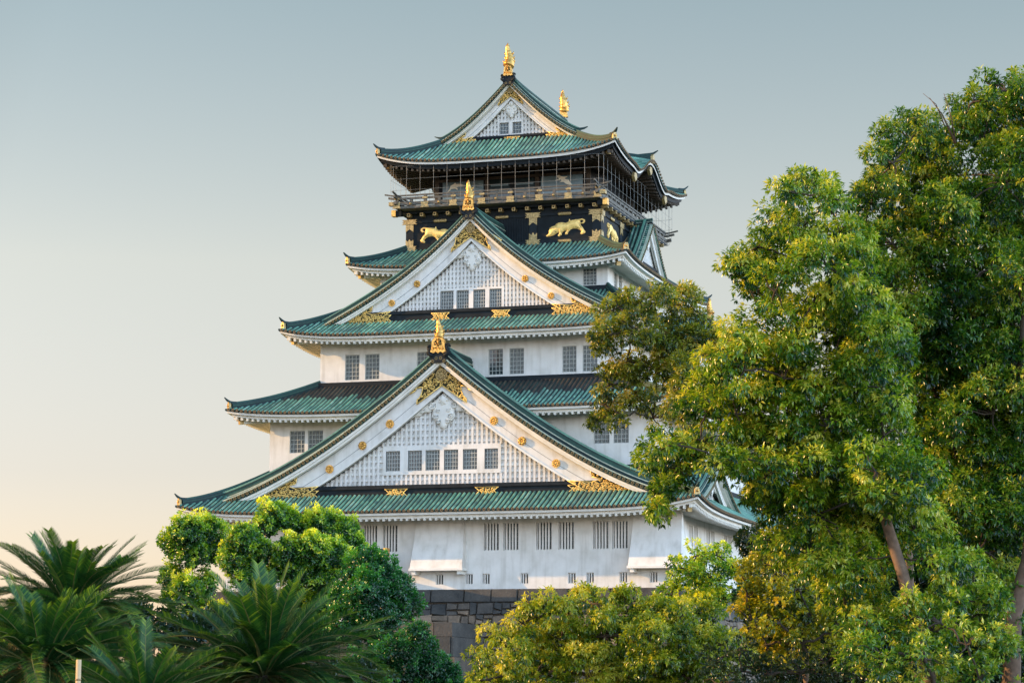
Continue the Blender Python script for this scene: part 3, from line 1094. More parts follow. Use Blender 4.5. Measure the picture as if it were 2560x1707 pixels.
        rosette(cr, 0, zc - 1.26 * kc, 0.42 * kc, yc_ - 0.08, MAT['goldd'])
        cr.build("gold_crest", G)
        # corner plates at the feet of the bargeboards
        for s in (1, -1):
            cp = MB(T)
            zz0 = zbm + 0.06
            top = lambda x: P(x) - 0.44 * k - 0.07
            xa, xb_, xc = xe * 0.975, xe * 0.82, xe * 0.66
            scan = [xe * (0.4 + 0.6 * i / 300) for i in range(301)]
            x_t = next((x for x in scan if P(x) - off(x) < zt - 0.03), xe)
            x_b = next((x for x in scan if P(x) - off(x) < zz0), xa - 0.4)
            pts = [(xa, zz0), (xa, max(zz0 + .06, top(xa))), (xb_, top(xb_)), (xc, top(xc)), (xc + 0.1 * k, top(xc) - 0.45 * k), (xc + 0.75 * k, zz0 + 0.95 * k), (xc + 0.1 * k, zz0 + 0.75 * k), (x_t - 0.05, zt + 0.02), (min(x_b, xa - 0.3), zz0)]
            filigree(cp, [(s * a, b) for a, b in pts], yl - 0.46 * max(k, .7) - 0.08, 0.70 * max(k, .65), rn)
            cp.build("corner_fitting", G)
            fh = MB(T)
            x0 = min(x_b, xa - 0.3) - 0.1
            zc0, zc1 = zbm + 0.12 * (zt - zbm), zt - 0.29 * (zt - zbm)
            filigree(fh, [(s * x0, zc0), (s * (x0 - 1.5 * k), zc0), (s * (x0 - 1.15 * k), (zc0 + zc1) / 2), (s * (x0 - 1.5 * k), zc1), (s * (x0 - 0.35 * k), zc1)], yl - 0.42 * k - 0.06, 0.62 * max(k, .7), rn)
            fh.build("beam_fitting", G)
            # medallions on the bargeboard
            for q, xm in enumerate((0.235, 0.36, 0.51)) if k > 0.95 else (enumerate((0.36, 0.53)) if k > 0.7 else ()):
                md = MB(T)
                x = xe * xm
                zm = P(x) - (off(x) * 0.5 + 0.34 * k)
                star = (q == 1) if k > 0.95 else (q == 0)
                rosette(md, s * x, zm, 0.27 * (k + .1), yl - 0.46 * max(k, .7) - 0.05, MAT['gold'], 8 if not star else 7, star)
                md.build("medallion", G)
    # carved white pendant below the crest
    cv = MB(T)
    za = P(0) - off(0)
    yk = yl - 0.10
    kk = k
    if not simple_:
        cv.ball((0, yk - 0.1, za - 0.62 * kk), 0.3 * kk, MAT['trim'], 8, 6, sq=(1, 0.7, 1.1))
        for q in range(7):
            a = 2 * math.pi * q / 7
            cv.ball((0.27 * kk * math.cos(a), yk - 0.12, za - 0.62 * kk + 0.27 * kk * math.sin(a)), 0.12 * kk, MAT['trim'], 6, 4)
        half = [(0, -0.1), (0.75, -0.75), (0.95, -1.15), (0.78, -1.4), (0.85, -1.75), (0.62, -2.05), (0.35, -2.15), (0.22, -2.5), (0, -2.62)]
        relief(cv, [(x * kk, za + z * kk) for x, z in half] + [(-x * kk, za + z * kk) for x, z in reversed(half[1:-1])], yk, 0.10 * kk, MAT['trim'], 34)
        for s in (1, -1):
            wing = [(0.55, -0.75), (1.1, -0.72), (1.6, -0.98), (2.1, -1.25), (2.6, -1.62), (2.95, -1.78), (3.05, -2.0), (2.75, -1.95), (2.45, -1.92), (2.1, -1.72), (1.75, -1.68), (1.4, -1.42), (1.0, -1.45), (0.7, -1.2)]
            relief(cv, [(s * x * kk, za + z * kk) for x, z in wing], yk, 0.12 * kk, MAT['trim'], 34)
            for (x, z, r) in ((0.85, -1.0, 0.3), (1.55, -1.3, 0.2), (2.1, -1.5, 0.16), (0.55, -1.75, 0.2), (0.35, -2.1, 0.16), (0.4, -1.35, 0.14)):
                cv.tube(spiral_pts(s * x * kk, za + z * kk, r * kk, yk - 0.16 * kk, 1.5, 0.5, s, 14), 0.05 * kk, MAT['trim'], 5)
        cv.build("carved_pendant", G)
    # main ridge ----------------------------------------------------------------
    if ridge:
        rg = MB(T)
        z0 = P(0) - 0.1
        kk = max(k, 0.7) if oni else 0.45
        up = lambda y: 0.35 * kk * math.exp(-max(0, (y - yv)) / 1.6)      # ridge sweeps up to its end
        ys = [yv + 0.05 + (yb - yv - 0.05) * (i / 14) ** 1.4 for i in range(15)]
        for a, b in zip(ys[:-1], ys[1:]):
            for (w0, h0, h1, m, rr) in ((0.34, 0.0, 0.24, 'ridge', 0.2), (0.38, 0.24, 0.30, 'line', 0.2), (0.30, 0.30, 0.50, 'ridge', 0.55), (0.34, 0.50, 0.56, 'ridge', 0.9), (0.26, 0.56, 0.74, 'ridge', 0.3), (0.16, 0.74, 0.86, 'tile', 0.3)):
                A = [(-w0 * kk, a, z0 + h0 * kk + up(a)), (-w0 * kk, a, z0 + h1 * kk + up(a)), (w0 * kk, a, z0 + h1 * kk + up(a)), (w0 * kk, a, z0 + h0 * kk + up(a))]
                B = [(p[0], b, p[2] - up(a) + up(b)) for p in A]
                rg.add(A + B, [(0, 1, 5, 4), (1, 2, 6, 5), (2, 3, 7, 6), (3, 2, 1, 0), (4, 5, 6, 7)], MAT[m], rr)
        if oni:
            for s in (1, -1):
                rg.tube([(s * kk * (0.42 + 0.34 * math.sin(t)), yv - 0.06, z0 + kk * (0.1 + 0.42 * t / 2)) for t in (0, 0.5, 1, 1.5, 2.0, 2.6, 3.1)], [0.16 * kk] * 5 + [0.13 * kk, 0.08 * kk], MAT['beam'], 6)
                rg.tube(spiral_pts(s * 0.62 * kk, z0 + 0.72 * kk, 0.24 * kk, yv - 0.1, 1.2, 0, s, 12), 0.085 * kk, MAT['beam'], 6)
            rg.plate([(-0.5 * kk, z0 - 0.35 * kk), (0.5 * kk, z0 - 0.35 * kk), (0.62 * kk, z0 + 0.1 * kk), (0.45 * kk, z0 + 0.8 * kk), (-0.45 * kk, z0 + 0.8 * kk), (-0.62 * kk, z0 + 0.1 * kk)], yv - 0.08, yv + 0.06, MAT['beam'])
        rg.build("main_ridge", G)
    return G, P


def fish(loc, h, ped=1.0, rot=0.0, flip=1, pw=0.5):
    """gilded dolphin-fish finial: pierced pedestal and an upright fish with curling tail"""
    c, s = math.cos(rot), math.sin(rot)
    T = lambda x, y, z: (loc[0] + c * x - s * y, loc[1] + s * x + c * y, loc[2] + z)
    pm = MB(T)
    outl = [(-pw, 0), (-pw * 0.62, -0.1 * ped), (-pw * 0.3, 0.02), (0, -0.12 * ped), (pw * 0.3, 0.02), (pw * 0.62, -0.1 * ped), (pw, 0), (pw * 0.86, 0.35 * ped), (pw * 0.78, ped * 0.8), (pw * 0.5, ped), (-pw * 0.5, ped), (-pw * 0.78, ped * 0.8), (-pw * 0.86, 0.35 * ped)]
    pm.plate(outl, -0.16, 0.16, MAT['gold'])
    pm.plate([(-pw * 0.5, ped * 0.45), (pw * 0.5, ped * 0.45), (pw * 0.42, ped * 0.8), (pw * 0.2, ped * 0.9), (-pw * 0.2, ped * 0.9), (-pw * 0.42, ped * 0.8)], -0.185, -0.158, MAT['goldback'])
    for q in range(4):
        for sx in (-1, 1):
            x0 = sx * pw * (0.12 + 0.1 * (q % 2))
            pm.tube([(sx * pw * 0.05, -0.2, ped * (0.4 + 0.12 * q)), (x0 * 1.6, -0.2, ped * (0.47 + 0.12 * q))], 0.028, MAT['gold'], 4)
        pm.tube(spiral_pts(pw * (-0.6 + 0.4 * q), ped * 0.22, pw * 0.2, -0.17, 1.2, q, 1, 8), 0.035, MAT['gold'], 4)
    pm.tube([(0, -0.2, ped * 0.35), (0, -0.2, ped * 0.95)], 0.035, MAT['gold'], 4)
    o = pm.build("fish_finial", castle, origin=loc)
    b = MB(T)
    n = 16
    pts, rr = [], []
    for i in range(n + 1):
        t = i / n
        pts.append((flip * (0.10 * math.sin(t * 5.2 + 0.3)) * h * 0.45, 0.12 * h * math.sin(t * 3.0) - 0.05, ped - 0.05 + t * h))
        rr.append(h * (0.225 * (1 - t) ** 0.62 + 0.03 + 0.03 * math.sin(t * 40) * (1 - t)))
    b.tube(pts, rr, MAT['gold'], 10)
    # head bumps, dorsal spikes and fins
    for sx in (-1, 1):
        b.ball((sx * 0.1 * h, -0.14 * h, ped + 0.1 * h), 0.06 * h, MAT['gold'], 8, 5)
        for (z, l) in ((0.16, 0.22), (0.34, 0.16), (0.55, 0.13)):
            p0 = pts[int(z * n)]
            b.tube([(p0[0] + sx * 0.1 * h, p0[1], ped + z * h), (p0[0] + sx * (0.1 + l * 0.7) * h, p0[1] - 0.02, ped + (z + 0.02) * h), (p0[0] + sx * (0.12 + l * 0.75) * h, p0[1] - 0.02, ped + (z + 0.12) * h)], [0.05 * h, 0.045 * h, 0.012], MAT['gold'], 6)
    for q in range(6):
        z = 0.1 + q * 0.13
        p0 = pts[int(z * n)]
        b.tube([(p0[0], p0[1] + 0.1 * h * (1 - z), ped + z * h), (p0[0], p0[1] + (0.2 * (1 - z * .6)) * h, ped + (z + 0.08) * h)], [0.04 * h, 0.01], MAT['gold'], 5)
    e = pts[-3]
    for dx, dz in ((0.09, 0.16), (-0.07, 0.2), (0.02, 0.24)):
        b.tube([(e[0], e[1], e[2] - 0.05 * h), (e[0] + flip * dx * h * 0.6, e[1] + 0.02, e[2] + dz * h * 0.6), (e[0] + flip * dx * h * 0.2, e[1] + 0.03, e[2] + dz * h)], [0.045 * h, 0.04 * h, 0.01], MAT['gold'], 5)
    b.build("fish", o)
    return o


ident = lambda x, y, z: (x, y, z)
P1 = [(0, 16.05), (1, 15.1), (2.35, 14.0), (4, 12.8), (5.4, 11.85), (7.6, 10.25), (9.7, 9.0), (11.8, 7.87), (13.6, 7.0), (15.4, 6.33), (16.4, 6.05)]
P2 = [(0, 27.2), (1, 26.1), (2, 25.25), (3.1, 24.3), (5.7, 22.4), (8, 21.0), (9.6, 20.15), (11, 19.4), (11.6, 19.2)]
P3 = [(0, 39.2), (1.45, 37.72), (2.75, 36.5), (3.8, 35.72), (5.05, 34.92), (5.5, 34.7)]
w1 = [(-4.08, -3.04, 8.22, 9.63), (-2.45, -1.42, 8.22, 9.63), (-1.15, -0.12, 8.22, 9.63), (0.2, 1.23, 8.22, 9.63), (1.58, 2.6, 8.22, 9.63), (3.15, 4.12, 8.22, 9.63)]
w2 = [(-2.34, -1.33, 20.45, 21.78), (-1.1, -0.17, 20.45, 21.78), (0.18, 1.08, 20.45, 21.78), (1.4, 2.32, 20.45, 21.78)]
w3 = [(-0.85, -0.12, 35.3, 36.2), (0.2, 0.9, 35.3, 36.2)]
G1Y, G2Y, G3Y = 1.05, 7.0, 16.1
w1 = [(a - 0.18, b - 0.18, c, d) for a, b, c, d in w1]
w2 = [(a - 0.12, b - 0.12, c, d) for a, b, c, d in w2]
w3 = [(a - 0.15, b - 0.15, c, d) for a, b, c, d in w3]
gable(ident, P1, 16.2, -0.2, G1Y, 6.2, 1.0, (7.22, 6.3), 12.2, (-3.3, 3.3), w1, (-4.5, 4.15, 7.95, 9.98))
gable(ident, P2, 11.4, 6.0, G2Y, 13.7, 0.82, (20.38, 19.55), 8.6, (-2.3, 2.3), w2, (-2.62, 2.38, 20.38, 21.95))
gable(ident, P3, 5.45, 15.1, G3Y, 30.4, 0.55, (35.15, 34.55), 4.0, (0.1,), w3, (-1.15, 0.91, 35.15, 36.32))
for lst, y, sh in ((w1, G1Y, (0, 0, 1, 1, 1, 0)), (w2, G2Y, (0, 1, 1, 0)), (w3, G3Y, (0, 0))):
    for (a, b, c, d), s_ in zip(lst, sh):
        window(b - a, d - c, ((a + b) / 2, y, c), 0, rows=5 if d - c > 1 else 3, cols=4 if d - c > 1 else 2, depth=0.33 if False else 0.2, shut=bool(s_))

# gilded fish finials along the ridges
fish((0, -0.22, 16.28), 1.3, 1.0, 0.0, 1, 0.56)
fish((0, 5.98, 27.45), 1.3, 0.82, 0.0, 1, 0.46)
fish((0, 15.08, 39.62), 1.7, 0.74, 0.0, 1, 0.38)
fish((0, 29.9, 39.75), 1.6, 0.6, math.pi, -1, 0.36)


# ---- east-side gables
def east(X0, Y0):
    return lambda x, y, z: (X0 - y, Y0 + x, z)


gable(east(9.0, YC), [(0, 29.0), (1, 27.95), (2, 27.0), (3, 26.1), (3.9, 25.35), (4.6, 24.85)], 4.3, -0.45, 0.1, 1.35, 0.42, (25.75, 25.2), 3.0, (), [], gold=False, oni=False)
gable(east(16.9, 9.7), [(0, 8.85), (1.5, 7.85), (3, 7.05), (4.6, 6.35), (6.2, 5.85)], 6.0, -0.7, 0.1, 3.6, 0.42, (6.4, 5.95), 4.2, (), [], gold=False, lat=False, oni=False)
window(0.75, 1.0, (16.92, 9.9, 6.55), math.pi / 2, style='slit', depth=0.2)
gable(east(16.9, 35.3), [(0, 8.85), (1.5, 7.85), (3, 7.05), (4.6, 6.35), (6.2, 5.85)], 6.0, -0.7, 0.1, 3.6, 0.42, (6.4, 5.95), 4.2, (), [], gold=False, lat=False, oni=False)
gable(east(13.0, YC), [(0, 21.4), (1.5, 20.4), (3, 19.6), (5, 18.7), (7, 18.1)], 6.6, -0.9, 0.1, 4.5, 0.55, (18.75, 18.2), 4.6, (), [], gold=False, lat=False, oni=False)
fish((13.9, YC, 21.3), 1.15, 0.5, math.pi / 2, 1, 0.34)

# ---- stone-drop bays on the first storey
for xa, xb in ((-2.0, 1.78), (13.45, 17.1)):
    b = MB()
    y0, yt, yb_ = T1Y - 0.004, T1Y - 0.10, -0.15
    zt, zb = 5.2, 1.42
    fl_ = 0.16
    top = [(xa + fl_, yt, zt), (xb - fl_, yt, zt), (xb - fl_, y0 + 0.2, zt), (xa + fl_, y0 + 0.2, zt)]
    bot = [(xa, yb_, zb), (xb, yb_, zb), (xb, y0 + 0.2, zb), (xa, y0 + 0.2, zb)]
    # gently curved face
    rows = []
    for i in range(9):
        t = i / 8
        e = t ** 1.35
        rows.append([tuple(np.array(p) * (1 - e) + np.array(q) * e if k < 2 else np.array(p) * (1 - t) + np.array(q) * t) for k, (p, q) in enumerate(zip(top, bot))])
        rows[-1] = [(p[0], p[1], zt + (zb - zt) * t) for p in rows[-1]]
    for r0, r1 in zip(rows[:-1], rows[1:]):
        b.quad(r0[0], r0[1], r1[1], r1[0], MAT['plaster'])
        b.quad(r0[1], r0[2], r1[2], r1[1], MAT['plaster'])
        b.quad(r0[3], r0[0], r1[0], r1[3], MAT['plaster'])
    b.quad(*bot, MAT['plaster'])
    o = b.build("drop_bay", castle)
    l = MB()
    l.box(xa - 0.06, xb + 0.06, yb_ - 0.06, T1Y - 0.005, zb - 0.17, zb - 0.003, MAT['trim'])
    for x in (xa + 0.25, xb - 0.25):
        l.box(x - 0.14, x + 0.14, yb_ + 0.12, T1Y - 0.006, zb - 0.42, zb - 0.173, MAT['trim'])
    l.build("sill", o)
eb = MB()
for i in range(8):
    t0, t1 = i / 8, (i + 1) / 8
    f = lambda t: (T1W + 0.1 + 0.95 * t ** 1.35, 5.2 + (1.42 - 5.2) * t)
    (xa, za), (xb, zb) = f(t0), f(t1)
    eb.quad((xa, T1Y + 0.02, za), (xa, T1Y + 3.2, za), (xb, T1Y + 3.4, zb), (xb, T1Y + 0.02, zb), MAT['plaster'])
    eb.quad((xa, T1Y + 3.2, za), (T1W, T1Y + 3.2, za), (T1W, T1Y + 3.4, zb), (xb, T1Y + 3.4, zb), MAT['plaster'])
eb.build("drop_bay", castle)

# ---- black storey with gilded reliefs
BW, BY = 7.63, 13.8
bb = MB()
bb.box(-BW, BW, BY, 2 * YC - BY, 25.2, 29.15, MAT['black'])
for z0, z1, pr in ((28.28, 28.46, 0.09), (26.2, 26.42, 0.09), (28.95, 29.16, 0.45)):
    bb.box(-BW - pr, BW + pr, BY - pr, 2 * YC - BY + pr, z0, z1, MAT['beam'])
for x in (-7.36, -2.45, 2.45, 7.36):
    bb.box(x - 0.3, x + 0.3, BY - 0.07, BY + 0.1, 26.42, 28.28, MAT['beam'])
for y in (14.1, 19.5, 25.5, 30.9):
    bb.box(BW - 0.1, BW + 0.07, y - 0.3, y + 0.3, 26.42, 28.28, MAT['beam'])
# grille doors in the middle bay
for x in np.arange(-2.0, 2.05, 0.2):
    bb.box(x - 0.03, x + 0.03, BY - 0.05, BY + 0.02, 26.5, 28.2, MAT['beam'])
black = bb.build("black_storey", castle)


def notch(mb, x, z, w, h, y, mat):
    mb.plate([(x - w, z - h), (x + w, z - h), (x + w * 0.72, z - h * 0.3), (x + w, z), (x + w * 0.72, z + h * 0.3), (x + w, z + h), (x - w, z + h), (x - w * 0.72, z + h * 0.3), (x - w, z), (x - w * 0.72, z - h * 0.3)], y - 0.05, y + 0.01, mat)


Fr = ident
Ea = lambda x, y, z: (BW + BY - y, YC + x, z)
for T, cols, half in ((Fr, (-7.36, -2.45, 2.45, 7.36), 7.3), (Ea, (-8.4, -3.0, 3.0, 8.4), 8.3)):
    for x in cols:
        m = MB(T)
        notch(m, x, 28.38, 0.62, 0.19, BY - 0.1, MAT['goldd'])
        m.plate([(x - 0.31, 28.26), (x - 0.31, 27.62), (x, 27.85), (x + 0.31, 27.62), (x + 0.31, 28.26)], BY - 0.11, BY - 0.07, MAT['goldd'])
        m.build("column_fitting", black)
        m = MB(T)
        notch(m, x, 26.32, 0.6, 0.19, BY - 0.1, MAT['goldd'])
        m.plate([(x - 0.31, 26.43), (x + 0.31, 26.43), (x + 0.31, 27.02), (x + 0.12, 26.88), (x, 27.08), (x - 0.12, 26.88), (x - 0.31, 27.02)], BY - 0.11, BY - 0.07, MAT['goldd'])
        m.build("column_fitting", black)
    for x in np.linspace(-half, half, 15):
        m = MB(T)
        m.box(x - 0.13, x + 0.13, BY - 0.52, BY + 0.0, 28.72, 28.98, MAT['goldd'])
        m.disc((x, 28.85), 0.07, BY - 0.54, BY - 0.515, MAT['goldback'], 8)
        m.build("beam_end", black)
    for x in ((cols[0] + cols[1]) / 2, 0, (cols[2] + cols[3]) / 2):
        for z in (28.37, 26.31):
            m = MB(T)
            for q in range(-3, 4):
                m.ball((x + q * 0.13, BY - 0.12, z), 0.16, MAT['goldd'], 8, 4, sq=(1, 0.4, 0.8))
            m.build("cloud_fitting", black)

# tigers: outline measured on the photograph, laid on the wall as a relief
TIGER = [(215, 1270), (250, 1245), (262, 1225), (255, 1200), (270, 1162), (300, 1140), (345, 1130), (368, 1104), (400, 1090), (450, 1088), (500, 1100), (540, 1085), (553, 1040), (566, 1068), (600, 1062), (640, 1055), (690, 1056), (735, 1048), (772, 1062), (778, 1092), (755, 1120), (715, 1122), (706, 1108), (742, 1102), (756, 1080), (735, 1068), (700, 1074), (712, 1100), (716, 1145), (742, 1175), (765, 1215), (785, 1240), (770, 1262), (722, 1276), (708, 1260), (730, 1236), (700, 1206), (655, 1186), (600, 1184), (565, 1200), (532, 1235), (526, 1262), (490, 1264), (494, 1240), (520, 1212), (475, 1212), (442, 1240), (440, 1270), (402, 1288), (385, 1274), (405, 1250), (398, 1228), (375, 1236), (345, 1256), (320, 1270), (270, 1280), (230, 1281)]


def tiger(T, xc, zc, mirror, name="tiger_relief"):
    sx = 0.00540 * (-1 if mirror else 1)
    f = lambda u, v: (xc + (u - 500) * sx, zc - (v - 1165) * 0.0052)
    poly = [f(u, v) for u, v in TIGER]
    m = MB(T)
    relief(m, poly, BY - 0.02, 0.19, MAT['gilt'], 62, 1.3)
    for i in range(22):
        u = 345 + i * 17
        v0 = 1098 + 10 * math.sin(i)
        pts = []
        for q in range(6):
            uu, vv = u + 9 * math.sin(q * 1.3 + i) + q * 3, v0 + q * 17
            x, z = f(uu, vv)
            if inside(poly, x, z) and seg_dist(poly, x, z) > 0.05:
                d = seg_dist(poly, x, z)
                pts.append((x, BY - 0.045 - 0.17 * (1 - math.exp(-1.1 * d / 0.17)), z))
        if len(pts) > 1:
            m.tube(pts, 0.03, MAT['stripe'], 4)
    for (u, v) in ((290, 1165), (285, 1195), (320, 1160), (330, 1200), (300, 1230), (360, 1175), (355, 1215)):
        x, z = f(u, v)
        x2, z2 = f(u + 16, v + 14)
        m.tube([(x, BY - 0.16, z), (x2, BY - 0.2, z2)], 0.02, MAT['stripe'], 4)
    return m.build(name, black)


tiger(Fr, 4.98, 27.32, False)
tiger(Fr, -4.98, 27.32, True)
tiger(lambda x, y, z: (BW + BY - y, YC + x * 0.95, z), -5.7, 27.32, True)
tiger(lambda x, y, z: (BW + BY - y, YC + x * 0.95, z), 5.7, 27.32, False)

# ---- balcony
BLY, BLW = 12.25, 9.18            # front edge, half width (east side)
BLW = 8.0
yb0, yb1 = BLY, 2 * YC - BLY
bal = MB()
bal.box(-BLW, BLW, yb0, yb1, 29.16, 29.34, MAT['rail'])
for z, sx in ((28.78, 1), (28.78, -1)):
    bal.box(sx * BLW - 0.3, sx * BLW + 0.3, yb0 + 0.5, yb0 + 0.9, 28.72, 29.15, MAT['black'])
balcony = bal.build("balcony", castle)
rl = MB()
for (z, w_, h_, ex) in ((29.42, 0.2, 0.24, 0.35), (29.86, 0.14, 0.16, 0.6), (30.12, 0.11, 0.11, 0.9)):
    for y in (yb0 + 0.12, yb1 - 0.12):
        pts = [(-BLW - ex, y, z + 0.16 * ex), (-BLW - ex * 0.3, y, z + 0.02), (-BLW, y, z), (BLW, y, z), (BLW + ex * 0.3, y, z + 0.02), (BLW + ex, y, z + 0.16 * ex)]
        rl.beam(pts, w_, h_, MAT['rail'])
    for x in (-BLW + 0.12, BLW - 0.12):
        pts = [(x, yb0 - ex, z + 0.16 * ex), (x, yb0, z + 0.005), (x, yb1, z + 0.005), (x, yb1 + ex, z + 0.16 * ex)]
        rl.beam(pts, w_, h_, MAT['rail'])
rl.build("railing", balcony)
for i, x in enumerate(np.linspace(-BLW + 0.12, BLW - 0.12, 15)):
    p = MB()
    p.box(x - 0.11, x + 0.11, yb0 + 0.03, yb0 + 0.21, 29.34, 30.2 if i % 2 == 0 else 29.9, MAT['rail'])
    if i % 2 == 0:
        p.plate([(x - 0.34, 29.18), (x + 0.34, 29.18), (x + 0.26, 29.36), (x + 0.3, 29.62), (x - 0.3, 29.62), (x - 0.26, 29.36)], yb0 - 0.06, yb0 - 0.02, MAT['goldd'])
        p.box(x - 0.2, x + 0.2, yb0 - 0.0, yb0 + 0.03, 29.86, 30.0, MAT['goldd'])
    else:
        p.ball((x, yb0 - 0.02, 29.52), 0.1, MAT['goldd'], 8, 5)
    p.build("railing_post", balcony)
for i, y in enumerate(np.linspace(yb0 + 1.2, yb1 - 1.2, 16)):
    p = MB()
    p.box(BLW - 0.21, BLW - 0.03, y - 0.11, y + 0.11, 29.34, 30.0, MAT['rail'])
    p.build("railing_post", balcony)
for sx in (-1, 1):
    c = MB()
    c.box(sx * (BLW + 0.28) - 0.2, sx * (BLW + 0.28) + 0.2, yb0 - 0.14, yb0 + 0.3, 29.4, 29.68, MAT['goldd'])
    c.build("corner_fitting", balcony)
    c = MB()
    c.box(sx * (BLW + 0.3) - 0.17, sx * (BLW + 0.3) + 0.17, yb0 + 0.44, yb0 + 0.96, 28.70, 29.17, MAT['gold'])
    c.build("corner_fitting", balcony)
# room behind the balcony
RY, RW = 16.2, 6.15
rm = MB()
rm.box(-RW, RW, RY, 2 * YC - RY, 29.34, 33.3, MAT['black'])
for x in (-RW + 0.1, -2.0, 2.0, RW - 0.1):
    rm.box(x - 0.16, x + 0.16, RY - 0.08, RY + 0.1, 29.34, 33.2, MAT['soffit'])
rm.box(-RW, RW, RY - 0.12, RY, 31.85, 32.05, MAT['soffit'])
rm.box(-RW, RW, RY - 0.2, RY, 32.5, 32.8, MAT['soffit'])
room = rm.build("lookout_room", castle)
for xa, xb in ((-5.6, -2.3), (2.3, 5.6)):
    g = MB()
    g.box(xa, xb, RY - 0.04, RY, 29.5, 31.83, MAT['bluegl'])
    o = g.build("glass_panel", room)
    for q in range(3):
        pass
for xa, xb in ((-1.8, -0.2), (0.2, 1.8)):
    g = MB()
    g.box(xa, xb, RY - 0.03, RY, 29.5, 31.8, MAT['glass'])
    for z in (30.9, 31.3):
        g.box(xa + 0.1, xb - 0.1, RY - 0.05, RY - 0.03, z, z + 0.14, MAT['bluegl'])
    g.build("glass_panel", room)
CR1 = [(360, 490), (385, 488), (410, 510), (440, 530), (470, 535), (510, 530), (512, 540), (478, 552), (490, 565), (525, 570), (555, 610), (578, 642), (540, 640), (495, 625), (460, 600), (425, 605), (415, 598), (440, 588), (425, 570), (362, 588), (362, 580), (405, 565), (385, 540)]
CR2 = [(1040, 605), (1075, 560), (1100, 500), (1150, 470), (1165, 455), (1175, 472), (1230, 470), (1290, 485), (1330, 500), (1280, 505), (1220, 510), (1180, 530), (1205, 545), (1195, 560), (1160, 540), (1110, 545), (1080, 580)]
for pts, sc, ox, oy in ((CR1, 5.226, 1320, 340), (CR2, 5.88, 940, 380)):
    m = MB()
    poly = []
    for u, v in pts:
        p = at_y(ox + u / sc, oy + v / sc, RY - 0.06)
        poly.append((p[0], p[2]))
    m.plate(poly, RY - 0.09, RY - 0.045, MAT['crane'])
    m.build("crane_picture", room)

# ---- wire safety cage round the balcony
cg = MB()
CW, CY = 8.35, 11.9
cyb = 2 * YC - CY
zt, zb = 32.35, 29.2


def cage_pts(x, y, nx, ny):
    o = [(x, y, zt)]
    for z in (31.5, 30.9, 30.5):
        o.append((x, y, z))
    for t in (0.25, 0.5, 0.75, 1.0):
        q = 0.38 * (1 - math.cos(t * math.pi / 2))
        o.append((x - nx * q, y - ny * q, 30.5 - 1.35 * math.sin(t * math.pi / 2)))
    return o


for x in np.linspace(-CW + 0.3, CW - 0.3, 16):
    cg.tube(cage_pts(x, CY, 0, -1), 0.0105, MAT['wire'], 4, caps=False)
    cg.tube(cage_pts(x, cyb, 0, 1), 0.0105, MAT['wire'], 4, caps=False)
for y in np.linspace(CY + 0.3, cyb - 0.3, 20):
    cg.tube(cage_pts(CW, y, 1, 0), 0.0105, MAT['wire'], 4, caps=False)
    cg.tube(cage_pts(-CW, y, -1, 0), 0.0105, MAT['wire'], 4, caps=False)
for z in (zt, 31.35, 30.5):
    pts = [(-CW, CY + 0.3, z), (-CW + 0.3, CY, z), (CW - 0.3, CY, z), (CW, CY + 0.3, z), (CW, cyb - 0.3, z), (CW - 0.3, cyb, z), (-CW + 0.3, cyb, z), (-CW, cyb - 0.3, z), (-CW, CY + 0.3, z)]
    for a, b in zip(pts[:-1], pts[1:]):
        cg.tube([a, b], 0.0105, MAT['wire'], 4, caps=False)
cg.build("safety_cage", castle)

# ---- ridge and gilded fittings of the curved east eave
kr = MB()
for q, (x0, x1) in enumerate(((5.0, 9.3),)):
    pts = [(x0 + (x1 - x0) * i / 8, YC, 34.62 - 0.80 * i / 8 + 0.12 * max(0, i - 6)) for i in range(9)]
    kr.sweep(pts, [(-0.25, 0), (0.25, 0), (0.2, 0.42), (0.08, 0.52), (-0.08, 0.52), (-0.2, 0.42)], MAT['ridge'], 0.4)
    kr.sweep([(9.1, YC, 34.42), (9.5, YC, 34.5), (9.85, YC, 34.72)], [(-0.14, 0), (0.14, 0), (0.1, 0.14), (-0.1, 0.14)], MAT['ridge'], 0.2, scale=[1, .8, .4])
kr.sweep([(9.32, YC, 33.78), (9.5, YC, 33.78)], [(-0.35, 0), (0.35, 0), (0.26, 0.5), (0.1, 0.66), (-0.1, 0.66), (-0.26, 0.5)], MAT['goldd'])
kr.build("curved_gable_ridge", ROOF5)
for y, z in ((YC, 33.15), (YC - 4.6, 31.75), (YC + 4.6, 31.75)):
    m = MB()
    m.sweep([(9.05, y, z - 0.1), (9.28, y, z - 0.1)], [(-0.42, 0.1), (0, -0.25), (0.42, 0.1), (0.3, 0.42), (-0.3, 0.42)], MAT['goldd'])
    m.build("eave_fitting", ROOF5)

# ================================================================== STONE BASE
sb = MB()
rn = random.Random(3)
SW = 16.9
BZ = -13.5


def batter(z):                       # outward lean of the wall below the top
    t = -z
    return 0.16 * t + 0.012 * t * t


